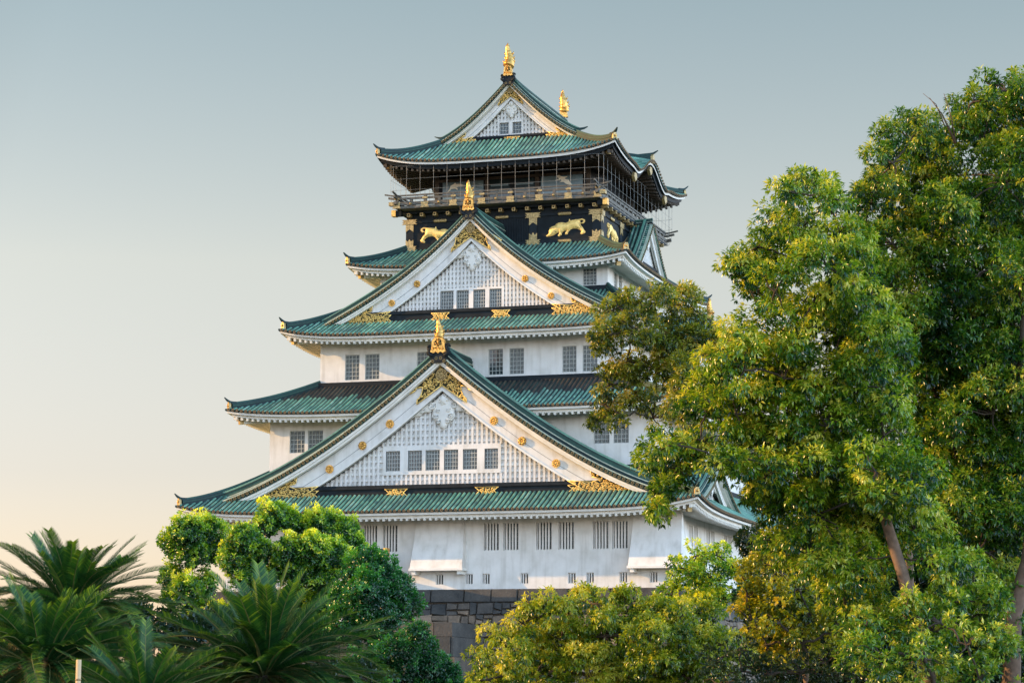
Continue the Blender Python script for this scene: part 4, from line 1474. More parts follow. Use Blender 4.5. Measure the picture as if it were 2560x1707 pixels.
def stone_face(T, half):
    z = 0.0
    row = 0
    while z > BZ:
        h = (0.92 if row == 0 else rn.uniform(0.62, 0.95))
        x = -half - batter(z - h)
        while x < half + batter(z):
            w_ = rn.uniform(1.3, 2.4) if row == 0 else rn.uniform(0.5, 1.25)
            x1 = min(x + w_, half + batter(z))
            cells = [(0.0, 1.0)]
            if row > 0 and rn.random() < 0.3:
                k_ = rn.uniform(0.35, 0.65)
                cells = [(0.0, k_), (k_, 1.0)]
            for ta, tb in cells:
                d = rn.uniform(0.0, 0.12)
                jz = (lambda: 0.0) if row == 0 else (lambda: rn.uniform(-0.09, 0.09))
                zA, zB = z - h * ta, z - h * tb
                g_ = rn.uniform(0.006, 0.022)
                c = rn.uniform(0.03, 0.075)
                q = [(x + g_ + jz() * 0.5, zA - g_ + jz()), (x1 - g_ + jz() * 0.5, zA - g_ + jz()), (x1 - g_ + jz() * 0.5, zB + g_ + jz()), (x + g_ + jz() * 0.5, zB + g_ + jz())]
                v = [(a, -batter(b) - d + 0.14, b) for a, b in q]
                mx_, mz_ = sum(a for a, b in q) / 4, sum(b for a, b in q) / 4
                kx, kz = max(0.1, 1 - 2 * c / (x1 - x)), max(0.1, 1 - 2 * c / abs(zA - zB))
                v += [(mx_ + (a - mx_) * kx, -batter(b) - d + rn.uniform(-0.02, 0.02), mz_ + (b - mz_) * kz) for a, b in q]
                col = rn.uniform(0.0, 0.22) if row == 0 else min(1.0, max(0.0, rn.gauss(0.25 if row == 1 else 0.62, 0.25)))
                b0 = len(sb.v)
                sb.v += [T(*p) for p in v]
                for f in ((4, 5, 6, 7), (0, 1, 5, 4), (1, 2, 6, 5), (2, 3, 7, 6), (3, 0, 4, 7)):
                    sb.f.append(tuple(b0 + i for i in f))
                    sb.mi.append(sb._m(MAT['stone']))
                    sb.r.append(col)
                    sb.sm.append(False)
            x = x1
        z -= h
        row += 1


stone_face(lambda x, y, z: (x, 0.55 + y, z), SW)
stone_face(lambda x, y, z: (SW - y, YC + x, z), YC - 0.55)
# dark core behind the joints
core = []
for z in (0.0, -3, -6, -9, BZ):
    o = batter(z) - 0.17
    core.append([(-SW - o, 0.55 - o, z), (SW + o, 0.55 - o, z), (SW + o, 2 * YC - 0.55 + o, z), (-SW - o, 2 * YC - 0.55 + o, z)])
for a, b in zip(core[:-1], core[1:]):
    for i in range(4):
        j = (i + 1) % 4
        sb.quad(a[i], a[j], b[j], b[i], MAT['cytrunk'])
sb.quad(*[(p[0], p[1], -0.03) for p in core[0]], MAT['stone'], 0.2)
stone = sb.build("stone_wall", None, origin=(0, 0, BZ))
tag(stone, "sloping base of large fitted grey and tan stone blocks under the white castle tower", "stone wall")
# lower projecting stone corner (the small outer base to the left)
s2 = MB()
rn = random.Random(9)
z = -2.45
for h, cc in ((0.95, 0.35), (1.3, 0.15), (1.2, 0.4), (1.4, 0.3), (1.5, 0.4), (1.6, 0.4), (2.0, .4), (2.0, .4)):
    x = -14.0
    o = 0.12 * (-2.45 - z)
    while x < 3.2:
        w_ = rn.uniform(1.2, 2.2)
        x1 = min(x + w_, 3.2 + o)
        s2.box(x + 0.03, x1 - 0.03, -6.0 - o - rn.uniform(0, 0.1), -1.0, z - h + 0.03, z, MAT['stone'], min(1, max(0, cc + rn.uniform(-0.2, 0.25))))
        x = x1
    z -= h
s2.box(-13.9, 3.0, -5.8, -0.9, BZ, -2.6, MAT['cytrunk'])
o = s2.build("stone_terrace", None, origin=(-5, -3, BZ))
tag(o, "lower dark stained stone block terrace jutting out in front of the tall stone base", "stone wall")

# ================================================================== GATEHOUSE ROOF (left, behind the clipped tree)
gh = empty("gatehouse", (-7.5, -3.5, BZ))
tag(gh, "small gatehouse with tiled roof and gold ridge end half hidden behind the clipped tree", "gatehouse")
m = MB()
m.box(-9.0, -3.4, -5.0, 0.7, -2.5, 0.6, MAT['plaster'])
m.box(-9.1, -3.3, -5.1, 0.7, BZ, -2.5, MAT['stone'], 0.5)
m.build("wall", gh)
m = MB()
rn = random.Random(5)
for s in (1, -1):
    for i in range(15):
        x = -9.2 + i * 0.42
        A, B = (x, -2.2, 2.15), (x, -2.2 + s * 3.4, 0.55)
        m.quad((x - 0.21, A[1], A[2]), (x + 0.21, A[1], A[2]), (x + 0.21, B[1], B[2]), (x - 0.21, B[1], B[2]), MAT['pan'], rn.random())
        m.tube([A, B], 0.09, MAT['tile'], 6, rn.random())
m.box(-9.5, -3.1, -5.6, 1.0, 0.36, 0.48, MAT['trim'])
rr = m.build("roof", gh)
m = MB()
m.box(-9.6, -3.05, -2.45, -1.95, 2.1, 2.65, MAT['ridge'])
m.build("ridge", rr)
m = MB()
m.box(-3.05, -2.8, -2.5, -1.9, 1.95, 2.7, MAT['gold'])
for yy in (-3.4, -4.6):
    m.ball((-2.95, yy, 1.55 if yy > -4 else 0.9), 0.2, MAT['goldd'], 8, 5)
m.build("ridge_end_ornament", rr)

# ================================================================== GROUND
me = MB()
n = 60
R = 900
vs = []
for i in range(n + 1):
    for j in range(n + 1):
        x = -R + 2 * R * i / n
        y = -R + 2 * R * j / n
        d = math.hypot(x - CAM[0], y - CAM[1])
        z = -9.25 - 4.0 * min(1, max(0, (d - 30) / 90))
        vs.append((x, y, z))
me.add(vs, [(i * (n + 1) + j, (i + 1) * (n + 1) + j, (i + 1) * (n + 1) + j + 1, i * (n + 1) + j + 1) for i in range(n) for j in range(n)], MAT['soil'], 0.5, True)
g = me.build("ground", None)
tag(g, None, None, None, 'structure')
g['label'] = "mossy park ground falling gently towards the castle"


def ground_z(x, y):
    d = math.hypot(x - CAM[0], y - CAM[1])
    return -9.25 - 4.0 * min(1, max(0, (d - 30) / 90))


# ================================================================== TREES
def unit(v):
    return v / (np.linalg.norm(v, axis=-1, keepdims=True) + 1e-9)


def leaf_object(name, parent, base, nrm, dirs, length, width, rnd, mat, fold=0.25):
    """many leaves as one mesh: each leaf is a folded six-point blade; base, dirs, nrm are (n,3)"""
    n = len(base)
    side = unit(np.cross(dirs, nrm))
    nn = unit(np.cross(side, dirs))
    L = length[:, None]
    Wd = width[:, None]
    p0 = base
    mid = base + dirs * L * 0.5 + nn * L * 0.06
    tip = base + dirs * L - nn * L * 0.10
    l = mid + side * Wd * 0.5 + nn * Wd * fold
    r = mid - side * Wd * 0.5 + nn * Wd * fold
    # vertices: base, left, mid, right, tip
    V = np.stack([p0, l, mid, r, tip], axis=1).reshape(-1, 3) - wloc(parent)
    k = np.arange(n)[:, None] * 5
    F = np.concatenate([k + np.array([[0, 1, 2]]), k + np.array([[1, 4, 2]]), k + np.array([[0, 2, 3]]), k + np.array([[2, 4, 3]])], axis=1).reshape(-1, 3)
    me = bpy.data.meshes.new(name)
    me.vertices.add(len(V))
    me.vertices.foreach_set('co', V.astype(np.float32).ravel())
    me.loops.add(F.size)
    me.loops.foreach_set('vertex_index', F.astype(np.int32).ravel())
    me.polygons.add(len(F))
    me.polygons.foreach_set('loop_start', np.arange(0, F.size, 3, dtype=np.int32))
    me.polygons.foreach_set('loop_total', np.full(len(F), 3, dtype=np.int32))
    me.update(calc_edges=True)
    me.materials.append(mat)
    a = me.attributes.new('rnd', 'FLOAT', 'FACE')
    a.data.foreach_set('value', np.repeat(np.clip(rnd, 0, 1), 4).astype(np.float32))
    ob = bpy.data.objects.new(name, me)
    COL.objects.link(ob)
    ob.parent = parent
    return ob


def curve_pts(a, b, sag, n, rng, wob=0.06):
    a, b = np.array(a, float), np.array(b, float)
    L = np.linalg.norm(b - a)
    out = []
    for i in range(n + 1):
        t = i / n
        p = a * (1 - t) + b * t + np.array([0, 0, -sag * L * 4 * t * (1 - t)])
        if 0 < i < n:
            p = p + rng.normal(0, wob * L / n * 1.2, 3)
        out.append(tuple(p))
    return out


def tree(name, label, cat, blobs, dist, mat, trunk_px, leaf=(0.13, 0.042), per_m2=26, rosette_n=7, droop=0.45, sub=0.42, seed=1, trunk_r=0.22, mode='tuft', depth=1.0, rnd_shift=0.0, group=None, visible_twigs=True, extra_trunk=None, back=0.0, fill=0.55, trunk_d=0.0):
    """blobs: (px, py, r_px[, ddist]) in the 2352-wide view -> clumps of a crown at `dist` metres"""
    rng = np.random.default_rng(seed)
    scale = 1.08844 / FPX
    B = []
    for b in blobs:
        dd = b[3] if len(b) > 3 else rng.uniform(-0.5, 0.5) * depth * 2
        c = at_d(b[0], b[1], dist + dd)
        B.append((c, b[2] * scale * (dist + dd)))
    NB = len(B)
    if back:
        for b in blobs:
            dd = (b[3] if len(b) > 3 else 0) + back * rng.uniform(0.8, 1.3)
            B.append((at_d(b[0] + rng.uniform(-8, 25), b[1] + rng.uniform(0, 30), dist + dd), 0.85 * b[2] * scale * (dist + dd)))
    # trunk base on the ground below the trunk pixel
    tp = at_d(trunk_px[0], trunk_px[1], dist + trunk_d)
    gz = ground_z(tp[0], tp[1])
    lean = trunk_px[2] if len(trunk_px) > 2 else 0.0
    base = np.array([tp[0] + lean * (tp[2] - gz), tp[1], gz - 0.3])
    root = empty(name, tuple(base))
    tag(root, label, cat, group)
    tk = MB()
    fork = tp
    tpts = curve_pts(base, fork, 0, 8, rng, 0.05)
    zr = np.linspace(1.25, 0.72, 9) * trunk_r
    tk.tube(tpts, list(zr), MAT['bark'], 10)
    cents = np.array([b[0] for b in B])
    # limbs: from the trunk top to the clumps, via a few main limbs
    order = np.argsort(np.linalg.norm(cents - fork, axis=1))
    nodes = [(np.array(fork), trunk_r * 0.7)]
    tw = tk
    for i in order:
        c, r = B[i]
        ds = [np.linalg.norm(c - nd[0]) + (0.0 if nd[0][2] < c[2] + 0.3 else 0.8) for nd in nodes]
        j = int(np.argmin(ds))
        a, ra = nodes[j]
        rb = max(0.02, ra * 0.62)
        pts = curve_pts(a, c, -0.05, 6, rng, 0.12)
        tk.tube(pts, list(np.linspace(ra * 0.8, rb, 7)), MAT['bark'] if rb > 0.05 else MAT['twig'], 6, caps=False)
        nodes.append((c, rb))
    bases, dirs, nrms, rn_, lens = [], [], [], [], []
    for c, r in B:
        if mode == 'cloud':
            # dense rounded clump: leaves on a bumpy shell, facing outward
            nt_ = int(per_m2 * 4 * math.pi * r * r)
            d = unit(rng.normal(size=(nt_, 3)) + np.array([0, 0, 0.25]))
            fr = rng.normal(size=(6, 3)) * 5.5
            ph = rng.uniform(0, 6.28, 6)
            bumpy = np.zeros(nt_)
            for a_, p_ in zip(fr, ph):
                bumpy += np.sin(d @ a_ + p_) / 6
            tips = c + d * (r * (0.86 + 0.62 * bumpy + rng.uniform(-0.22, 0.08, nt_)))[:, None] * np.array([1, 1, 0.95])
            m_ = rosette_n
            ax = np.repeat(d, m_, axis=0)
            rd = unit(rng.normal(size=(nt_ * m_, 3)))
            ld = unit(ax * 0.55 + rd * 0.9 + np.array([0, 0, -droop]))
            bases.append(np.repeat(tips, m_, axis=0) + rd * 0.02)
            dirs.append(ld)
            nrms.append(unit(ax + np.array([0, 0, 0.4]) + rng.normal(0, 0.3, size=(nt_ * m_, 3))))
            rn_.append(np.clip(np.repeat(0.30 + 0.75 * np.clip(bumpy, -1, 1) + 0.30 * d[:, 2] + rng.normal(0, 0.12, nt_) + rnd_shift, m_) + rng.normal(0, 0.08, nt_ * m_), 0, 1))  # top light put into leaf colour: clump tops and bumps brighter
            continue
        # sub-clumps spread through the blob, leaving gaps between them
        ns = max(5, int(4.0 * fill * (r / sub) ** 2 * 1.6))
        q = unit(rng.normal(size=(ns, 3)))
        rad_ = r * (rng.uniform(0.25, 1.0, ns) ** 0.5)
        sc = c + q * rad_[:, None] * np.array([1, 1, 0.9])
        sr = sub * rng.uniform(0.45, 1.05, ns) * min(1.0, 0.5 + r / (2.2 * sub) * 0.5)
        if visible_twigs:
            for p_, s_ in zip(sc[: max(4, ns // 3)], sr):
                tw.tube(curve_pts(c, p_, -0.06, 3, rng, 0.15), [0.02, 0.016, 0.012, 0.007], MAT['twig'], 4, caps=False)
        for p_, s_ in zip(sc, sr):
            nt_ = max(4, int(per_m2 * 4 * math.pi * s_ * s_ * rng.uniform(0.6, 1.1)))
            d = unit(rng.normal(size=(nt_, 3)) + np.array([0, 0, 0.35]))
            tips = p_ + d * (s_ * rng.uniform(0.45, 1.0, nt_) ** 0.5)[:, None] * np.array([1.0, 1.0, 0.8])
            out_ = unit(d + 0.5 * unit(p_ - c + 1e-6))
            shade = rng.normal(0, 0.16)
            m_ = rosette_n
            ax = np.repeat(out_, m_, axis=0)
            pos = np.repeat(tips, m_, axis=0)
            rnd_dir = unit(rng.normal(size=(nt_ * m_, 3)))
            ld = unit(ax * 0.75 + rnd_dir * 0.85 + np.array([0, 0, -droop]))
            nr = unit(ax * 0.9 + np.array([0, 0, 0.9]) + rng.normal(0, 0.35, size=(nt_ * m_, 3)))
            bases.append(pos + rnd_dir * 0.015)
            dirs.append(ld)
            nrms.append(nr)
            tipsh = np.repeat(np.clip(0.42 + 0.25 * (d[:, 2]) + rng.normal(0, 0.14, nt_) + shade + rnd_shift, 0, 1), m_)  # upper leaves of each sub-clump coloured brighter, a painted top light
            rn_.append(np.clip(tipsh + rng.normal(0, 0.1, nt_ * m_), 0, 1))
    bases = np.concatenate(bases)
    n = len(bases)
    ln = leaf[0] * rng.uniform(0.7, 1.25, n)
    wd = leaf[1] * rng.uniform(0.8, 1.2, n)
    if extra_trunk:
        for e in extra_trunk:
            P_ = [at_d(a, b, dist + c) for a, b, c, _ in e]
            tk.tube([tuple(p) for p in P_], [q[3] for q in e], MAT['bark'], 8)
    tk.build("trunk", root)
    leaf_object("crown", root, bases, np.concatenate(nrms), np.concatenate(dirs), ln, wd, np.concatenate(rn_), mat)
    LEAVES[label] = n
    return root


LEAVES = {}
RIGHT_A = [(2310, 210, 70), (2235, 235, 52), (2205, 290, 50), (2340, 320, 90), (2270, 330, 70), (2065, 300, 58), (2130, 300, 52), (2050, 375, 62), (2130, 385, 75), (2220, 400, 80), (2310, 420, 95), (2010, 440, 58), (2080, 460, 85),
           (2190, 490, 95), (2300, 520, 100), (1985, 520, 60), (1960, 585, 50), (1985, 640, 60), (1990, 710, 62), (2000, 790, 62), (2050, 560, 85), (2150, 590, 95), (2270, 620, 110), (2350, 640, 80), (2070, 680, 95), (2190, 700, 110), (2310, 730, 110), (2120, 790, 110), (2250, 830, 120), (2340, 860, 100),
           (2150, 910, 115), (2280, 950, 120), (2360, 1000, 90), (2190, 1030, 115), (2300, 1080, 115), (2200, 1150, 105), (2320, 1190, 105), (2250, 1260, 100), (2350, 1300, 90), (2240, 1360, 80), (2340, 1400, 70), (2400, 250, 90), (2420, 450, 100), (2430, 700, 110), (2430, 950, 110)]
RIGHT_B = [(1870, 420, 42), (1820, 445, 48), (1905, 460, 40), (1775, 500, 48), (1845, 520, 60), (1930, 540, 50), (1735, 570, 52), (1810, 590, 62), (1900, 610, 70), (1695, 605, 34), (1715, 650, 45), (1780, 670, 65), (1870, 690, 75), (1960, 660, 80), (1975, 590, 46), (2000, 700, 64),
           (1760, 740, 60), (1690, 770, 52), (1830, 780, 80), (1930, 770, 90), (2030, 780, 80), (1640, 830, 55), (1710, 850, 75), (1800, 870, 90), (1910, 880, 95), (2020, 890, 90), (1620, 920, 60), (1690, 950, 80), (1790, 970, 95), (1900, 980, 100), (2030, 1000, 100),
           (1500, 1050, 42), (1550, 1020, 45), (1610, 1010, 55), (1560, 1075, 32), (1530, 1120, 24), (1510, 1165, 22), (1660, 1060, 45), (1750, 1060, 70), (1850, 1080, 90), (1960, 1100, 100), (2070, 1120, 100), (1790, 1150, 62), (1745, 1115, 42), (2012, 1085, 62, -1.3), (2045, 1135, 50, -1.3), (1990, 1140, 45, -1.2), (1880, 1180, 90), (1990, 1210, 100, 1.5), (2100, 1220, 80, 1.5),
           (1790, 1240, 50), (1860, 1270, 70), (1950, 1290, 80), (2020, 1300, 42, 1.5), (2150, 1290, 70), (2000, 1390, 50, 1.5), (1940, 1380, 55), (2170, 1380, 50), (2230, 1310, 70), (2140, 1450, 50, 0.5), (2040, 1450, 50, 1.5), (2200, 1420, 60), (2270, 1390, 45), (2270, 1480, 50)]
tree("broadleaf_tree", "tallest dark green broadleaf tree rising at the right edge, pinkish trunk showing low down", "tree", RIGHT_A, 49, MAT['leaf'], (2420, 900, -0.19), (0.12, 0.04), 46, 6, 0.5, 0.40, 21, 0.17, depth=1.2, back=1.3, fill=0.62, rnd_shift=0.02,
     trunk_d=-1.0, extra_trunk=[[(2195, 330, 0, 0.03), (2165, 265, 0, 0.014), (2135, 225, 0, 0.006)], [(2195, 330, 0, 0.02), (2185, 270, 0, 0.01), (2168, 215, 0, 0.005)], [(2170, 290, 0, 0.012), (2150, 240, 0, 0.008), (2120, 215, 0, 0.004)]])
tree("broadleaf_tree", "sunlit broadleaf tree leaning left across the castle's right side, with a bare leaning trunk", "tree", RIGHT_B, 45, MAT['leafsun'], (2012, 1100, 0.27), (0.12, 0.04), 46, 6, 0.55, 0.38, 22, 0.125, depth=1.0, rnd_shift=0.06, back=1.2, fill=0.62,
     trunk_d=-0.55)
BROWN = [(1385, 725, 32), (1420, 705, 35), (1470, 690, 38), (1520, 680, 38), (1575, 700, 42), (1620, 730, 36), (1400, 770, 42), (1460, 760, 55), (1530, 760, 60), (1600, 800, 55), (1375, 790, 24), (1640, 800, 50), (1600, 860, 55), (1640, 910, 50), (1590, 960, 44), (1560, 800, 50), (1440, 830, 50), (1510, 850, 60), (1400, 880, 42), (1460, 900, 52), (1540, 920, 50), (1385, 930, 30), (1430, 955, 30), (1370, 965, 20), (1500, 960, 38)]
tree("autumn_tree", "brown-tinged tree reaching in front of the middle roofs beside the green tree", "tree", BROWN, 58, MAT['leafbrown'], (2090, 1080, 0.0), (0.12, 0.042), 42, 6, 0.5, 0.36, 23, 0.12, depth=1.0, rnd_shift=0.04, fill=0.85)
CHERRY = [(1105, 1510, 30), (1150, 1470, 40), (1200, 1430, 36), (1215, 1390, 22), (1260, 1410, 48), (1310, 1390, 40), (1345, 1350, 20), (1370, 1385, 45), (1430, 1360, 22), (1440, 1400, 50), (1500, 1400, 45), (1560, 1420, 50), (1620, 1430, 50), (1190, 1500, 65), (1290, 1470, 75), (1390, 1460, 75), (1490, 1470, 75), (1590, 1490, 70), (1660, 1480, 55), (1120, 1560, 50), (1230, 1550, 75), (1350, 1550, 80), (1470, 1550, 80), (1590, 1560, 75)]
tree("cherry_tree", "low yellow-green cherry tree spreading in front of the stone base", "tree", CHERRY, 56, MAT['leafyel'], (1400, 1560, 0.0), (0.12, 0.042), 46, 6, 0.65, 0.34, 24, 0.14, depth=1.0, rnd_shift=0.14, back=0.8)
LIME = [(1560, 1300, 30), (1600, 1275, 36), (1645, 1275, 36), (1680, 1300, 30), (1590, 1320, 45), (1640, 1330, 48), (1545, 1345, 34), (1600, 1370, 45), (1660, 1375, 42), (1700, 1350, 30), (1530, 1380, 26)]
tree("shrub", "fresh green rounded shrub growing against the castle's lower right corner", "shrub", LIME, 74, MAT['leaflime'], (1620, 1420, 0.0), (0.12, 0.05), 30, 6, 0.1, 0.34, 25, 0.1, depth=0.8, rnd_shift=0.2, back=0.8)
GOLD = [(1705, 1320, 36), (1750, 1290, 34), (1790, 1310, 40), (1715, 1370, 42), (1770, 1370, 50), (1830, 1350, 48), (1725, 1420, 48), (1790, 1430, 55), (1860, 1410, 55), (1930, 1390, 48), (1760, 1480, 46), (1840, 1480, 50), (1980, 1370, 40), (2030, 1400, 40), (1920, 1450, 45)]
tree("maple_tree", "golden yellow maple glowing beneath the tall broadleaf trees", "tree", GOLD, 60, MAT['leafgold'], (1850, 1500, 0.0), (0.11, 0.07), 30, 6, 0.35, 0.36, 26, 0.11, depth=0.8, back=0.8)
DIM = [(1640, 1520, 45), (1700, 1540, 55), (1770, 1550, 55), (1840, 1545, 55), (1900, 1520, 50), (1700, 1490, 30), (1650, 1570, 50), (1950, 1560, 50)]
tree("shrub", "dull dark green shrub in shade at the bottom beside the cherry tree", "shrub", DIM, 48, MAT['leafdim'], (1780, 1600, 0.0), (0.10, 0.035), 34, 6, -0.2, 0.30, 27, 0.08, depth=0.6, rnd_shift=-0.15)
UNDER = [(1990, 1430, 60), (2080, 1420, 60), (2160, 1430, 70), (2020, 1500, 70), (2120, 1510, 75), (2220, 1480, 70), (2060, 1570, 70), (2180, 1570, 75), (2250, 1560, 45), (1960, 1500, 45), (2400, 1500, 50), (2390, 1580, 40), (2320, 1600, 30)]
tree("shrub", "glossy green laurel shrub filling the bottom right corner under the tall trees", "shrub", UNDER, 43, MAT['leaf'], (2150, 1610, 0.0), (0.12, 0.042), 42, 6, 0.2, 0.34, 28, 0.09, depth=0.6, rnd_shift=0.08)

FAR = [(1760, 1250, 60), (1830, 1300, 80), (1930, 1330, 90), (2040, 1340, 90), (2150, 1330, 100), (2260, 1340, 100), (2360, 1340, 90), (1760, 1420, 70), (1860, 1430, 90), (1980, 1460, 90), (2100, 1460, 90), (2220, 1460, 90), (2340, 1460, 90), (1800, 1520, 80), (1920, 1550, 90), (2050, 1560, 90), (2180, 1560, 90), (2310, 1560, 90), (1900, 1220, 80), (2020, 1230, 80), (2140, 1210, 80), (2260, 1220, 90)]
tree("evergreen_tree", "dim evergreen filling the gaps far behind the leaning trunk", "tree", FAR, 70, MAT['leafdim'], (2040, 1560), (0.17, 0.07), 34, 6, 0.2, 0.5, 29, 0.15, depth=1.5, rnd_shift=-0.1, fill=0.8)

# clipped trees on the left
CL1 = [(430, 1222, 44, -0.6), (475, 1225, 46, 0.3), (440, 1262, 50, 0.2), (490, 1262, 36, 0.8), (400, 1245, 34, 0.0), (392, 1325, 28, 0.4), (432, 1352, 36, -0.8), (398, 1365, 26, 0.2), (470, 1345, 30, 0.6), (455, 1400, 36, 0.4)]
CL2 = [(625, 1185, 38, 0.8), (660, 1195, 30, 1.2), (610, 1205, 30, 0.6), (700, 1208, 36, 1.6), (745, 1208, 42, 1.4), (790, 1225, 42, 1.2), (812, 1250, 28, 1.0), (560, 1240, 42, -0.8), (545, 1280, 44, -0.6), (590, 1270, 40, -0.4), (570, 1320, 44, -0.5), (605, 1330, 34, 0.0), (670, 1265, 40, -0.9), (715, 1262, 42, -1.0), (760, 1275, 42, -0.7), (690, 1310, 44, -0.7), (740, 1320, 44, -0.5), (650, 1300, 34, -0.3), (600, 1385, 36, 1.0), (680, 1375, 40, 0.8), (740, 1380, 40, 0.6), (560, 1410, 40, 0.8), (640, 1425, 44, 0.6), (720, 1430, 44, 0.6), (500, 1420, 36, 0.8)]
CL3 = [(845, 1288, 34, 0.6), (868, 1318, 46, 0.2), (820, 1320, 40, 0.8), (905, 1350, 46, 0.0), (928, 1385, 38, 0.4), (850, 1370, 56, -0.6), (800, 1375, 44, 0.4), (800, 1425, 50, 0.0), (880, 1415, 50, -0.3), (850, 1450, 46, 0.2)]
for nm, lb, bl, tp, sd, mt, dd in (("clipped_tree", "leftmost clipped tree with pale sunlit cloud-shaped tops, open sky to its left", CL1, (440, 1440), 31, 'leaflime', 92),
                                   ("clipped_tree", "largest clipped tree with round bright green clumps in front of the lowest roof", CL2, (640, 1440), 32, 'leaflime', 88),
                                   ("clipped_tree", "dark green clipped tree beside the stone base and gatehouse roof", CL3, (860, 1480), 33, 'leafdark', 84)):
    tree(nm, lb, "tree", bl, dd, MAT[mt], tp, (0.12, 0.055), 150, 5, -0.1, 0.36, sd, 0.16, depth=0.8, mode='cloud', group="clipped trees below the castle", rnd_shift=0.02 if mt == 'leaflime' else 0.1)
BUSH = [(960, 1450, 26), (965, 1485, 40), (920, 1490, 40), (930, 1530, 52), (870, 1520, 50), (985, 1530, 42), (1010, 1520, 22), (1030, 1545, 28), (880, 1570, 50), (980, 1575, 50), (1040, 1575, 28), (820, 1540, 45)]
tree("shrub", "deep green pointed shrub at the foot of the stone base", "shrub", BUSH, 74, MAT['leafdark'], (940, 1600), (0.11, 0.045), 160, 5, -0.2, 0.34, 34, 0.1, depth=0.6, mode='cloud', rnd_shift=0.08)

# a tree outside the left of the frame that shades the cycads
OFF = [(-420, 1250, 150), (-520, 1100, 170), (-350, 1100, 140), (-620, 1250, 160), (-450, 950, 150), (-560, 1400, 160), (-380, 1400, 140), (-300, 1250, 110)]
tree("shade_tree", "tree standing outside the left edge of the view, shading the cycads", "tree", OFF, 30, MAT['leafdark'], (-450, 1500), (0.2, 0.1), 13, 5, 0.3, 0.45, 41, 0.2, depth=2.0, fill=0.5)


# ================================================================== CYCADS
def frond_mesh(seed, L=1.25, arch=0.5, mat='frond'):
    rng = np.random.default_rng(seed)
    n = 66
    t = np.linspace(0, 1, 30)
    # rachis in local xz: leaves the crown along +x, arching
    ang = np.linspace(0.0, -arch * 1.6, 30) ** 1
    xs = np.concatenate([[0], np.cumsum(np.cos(ang[:-1]) * L / 29)])
    zs = np.concatenate([[0], np.cumsum(np.sin(ang[:-1]) * L / 29)])
    mb = MB()
    mb.tube([(x, 0, z) for x, z in zip(xs, zs)], list(np.linspace(0.011, 0.003, 30)), MAT['rachis'], 5, 0.5)
    for i in range(n):
        u = 0.12 + 0.88 * i / (n - 1)
        x, z = np.interp(u, t, xs), np.interp(u, t, zs)
        a = np.interp(u, t, ang)
        fw = np.array([math.cos(a), 0, math.sin(a)])
        up = np.array([-math.sin(a), 0, math.cos(a)])
        ln = L * 0.14 * min(1.0, 0.3 + 1.7 * u) * (1 - 0.35 * u ** 5) * rng.uniform(0.92, 1.08)
        for s in (1, -1):
            dr = fw * (0.62 + 0.4 * u) + np.array([0, s * 1.0, 0]) + up * (0.42 + rng.normal(0, 0.05))
            dr /= np.linalg.norm(dr)
            sd = np.cross(dr, up)
            sd /= np.linalg.norm(sd)
            p = np.array([x, 0, z])
            w_ = 0.0052
            m1 = p + dr * ln * 0.55
            tp = p + dr * ln - up * ln * 0.12 + fw * ln * 0.05
            r0 = float(np.clip(0.22 + 0.5 * u ** 2 + rng.normal(0, 0.13), 0, 1))  # sunlit tips put into the colour: leaflets brighten towards the frond end
            mb.add([p - sd * w_, p + sd * w_, m1 + sd * w_, m1 - sd * w_, tp], [(0, 1, 2, 3), (3, 2, 4)], MAT[mat], r0)
    return mb.mesh("frond")


FRONDS = [frond_mesh(100 + i, 1.2, a) for i, a in enumerate((0.25, 0.45, 0.65, 0.9))]


DRY = frond_mesh(140, 1.15, 0.95, 'dryfrond')


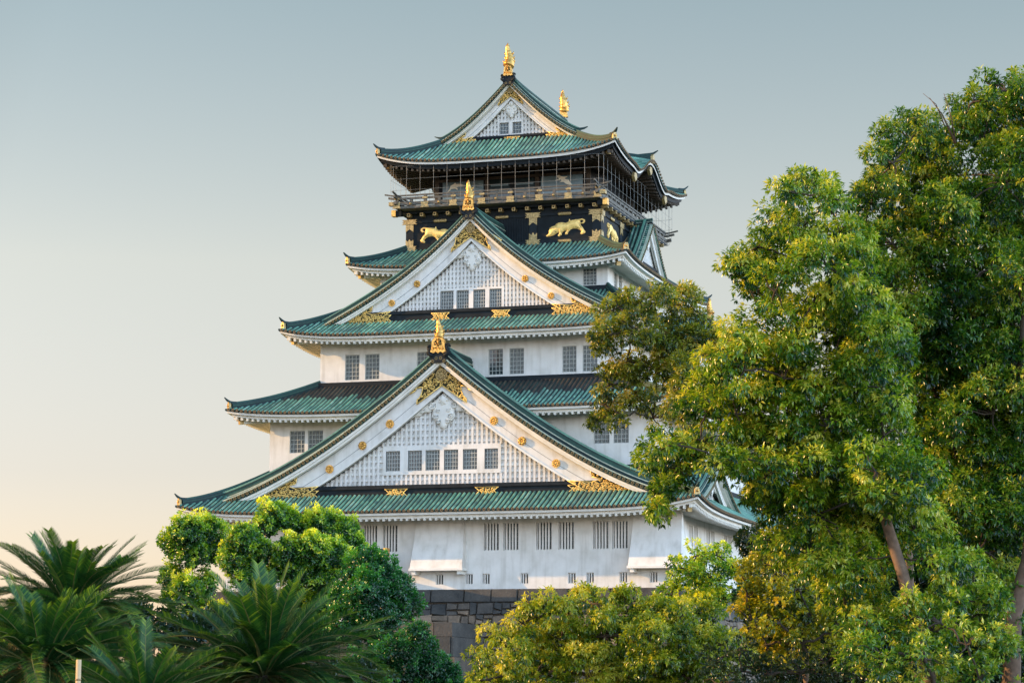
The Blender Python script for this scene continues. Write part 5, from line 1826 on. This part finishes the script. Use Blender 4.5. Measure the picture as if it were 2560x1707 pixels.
def cycad(label, px, py, dist, size, n, seed, tilt=0.0):
    rng = np.random.default_rng(seed)
    c = at_d(px, py, dist)
    gz = ground_z(c[0], c[1])
    root = empty("cycad", (c[0], c[1], gz - 0.1))
    tag(root, label, "cycad", "cycads in the foreground")
    tk = MB()
    H = c[2] - gz
    tk.tube([(c[0], c[1], gz - 0.1), (c[0], c[1], gz + H * 0.5), (c[0], c[1], c[2] + 0.02)], [0.2, 0.17, 0.14], MAT['cytrunk'], 12)
    for i in range(150):
        a, h = rng.uniform(0, 6.28), rng.uniform(0, H)
        tk.tube([(c[0] + 0.15 * math.cos(a), c[1] + 0.15 * math.sin(a), gz + h), (c[0] + 0.22 * math.cos(a), c[1] + 0.22 * math.sin(a), gz + h + 0.06)], [0.03, 0.012], MAT['cytrunk'], 4)
    tk.build("trunk", root)
    for i in range(n):
        u = (i + 0.5) / n
        az = i * 2.39996 + rng.normal(0, 0.3)
        el = rad(78) - rad(92) * u ** 0.85 + rng.normal(0, 0.15)     # young fronds upright, old ones hanging out
        o = bpy.data.objects.new("frond", DRY if u > 0.93 or (u > 0.6 and rng.random() < 0.05) else FRONDS[int(rng.integers(0, 4))] if u > 0.25 else FRONDS[int(rng.integers(0, 2))])
        COL.objects.link(o)
        o.parent = root
        o.location = (0.05 * math.cos(az), 0.05 * math.sin(az), c[2] - gz + 0.1)
        o.rotation_mode = 'XYZ'
        R_ = Matrix.Rotation(az, 4, 'Z') @ Matrix.Rotation(-el, 4, 'Y') @ Matrix.Rotation(rng.normal(0, 0.25), 4, 'X')
        o.rotation_euler = R_.to_euler()
        s = size * rng.uniform(0.72, 1.05) * (0.76 + 0.30 * min(1, 1.6 * u))
        o.scale = (s, s, s)
    return root


cycad("cycad with feathery fronds rising against the sky at the left edge", 165, 1405, 28, 1.08, 140, 51)
cycad("bright-tipped cycad below the one at the left edge, bamboo stake in front of it", 100, 1535, 22, 0.92, 150, 52)
cycad("largest cycad with wide arching dark fronds in front of the clipped trees", 605, 1555, 24, 1.20, 160, 53)
cycad("lowest cycad cut off by the bottom edge, fronds spreading right of the bamboo stake", 330, 1630, 19, 0.72, 110, 54)

HEDGE = [(20, 1470, 70), (110, 1480, 70), (210, 1470, 70), (300, 1480, 60), (380, 1500, 60), (60, 1550, 80), (170, 1560, 80), (290, 1560, 80), (400, 1560, 70), (480, 1540, 60), (560, 1550, 70), (660, 1560, 70), (760, 1550, 60), (840, 1560, 50), (340, 1440, 50), (30, 1410, 45), (250, 1420, 40), (400, 1430, 45), (450, 1460, 50), (520, 1470, 45), (330, 1400, 30), (470, 1420, 34)]
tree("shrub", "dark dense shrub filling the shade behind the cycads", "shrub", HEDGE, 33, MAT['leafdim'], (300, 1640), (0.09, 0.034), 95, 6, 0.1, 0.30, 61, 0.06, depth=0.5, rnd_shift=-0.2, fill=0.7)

# bamboo stake
tp, bt = at_d(181, 1514, 15), None
gz = ground_z(tp[0], tp[1])
bp = MB()
bp.tube([(tp[0], tp[1], gz - 0.1), (tp[0], tp[1], tp[2])], [0.017, 0.016], MAT['bamboo'], 12)
for k in range(12):
    z = tp[2] - 0.12 - 0.19 * k
    if z > gz:
        bp.tube([(tp[0], tp[1], z - 0.006), (tp[0], tp[1], z), (tp[0], tp[1], z + 0.006)], [0.0165, 0.0195, 0.0165], MAT['node'], 12)
o = bp.build("bamboo_stake", None, origin=(tp[0], tp[1], gz - 0.1))
tag(o, "thin cut bamboo stake standing upright in the bottom left foreground", "bamboo stake")
print("LEAVES", LEAVES, sum(LEAVES.values()))
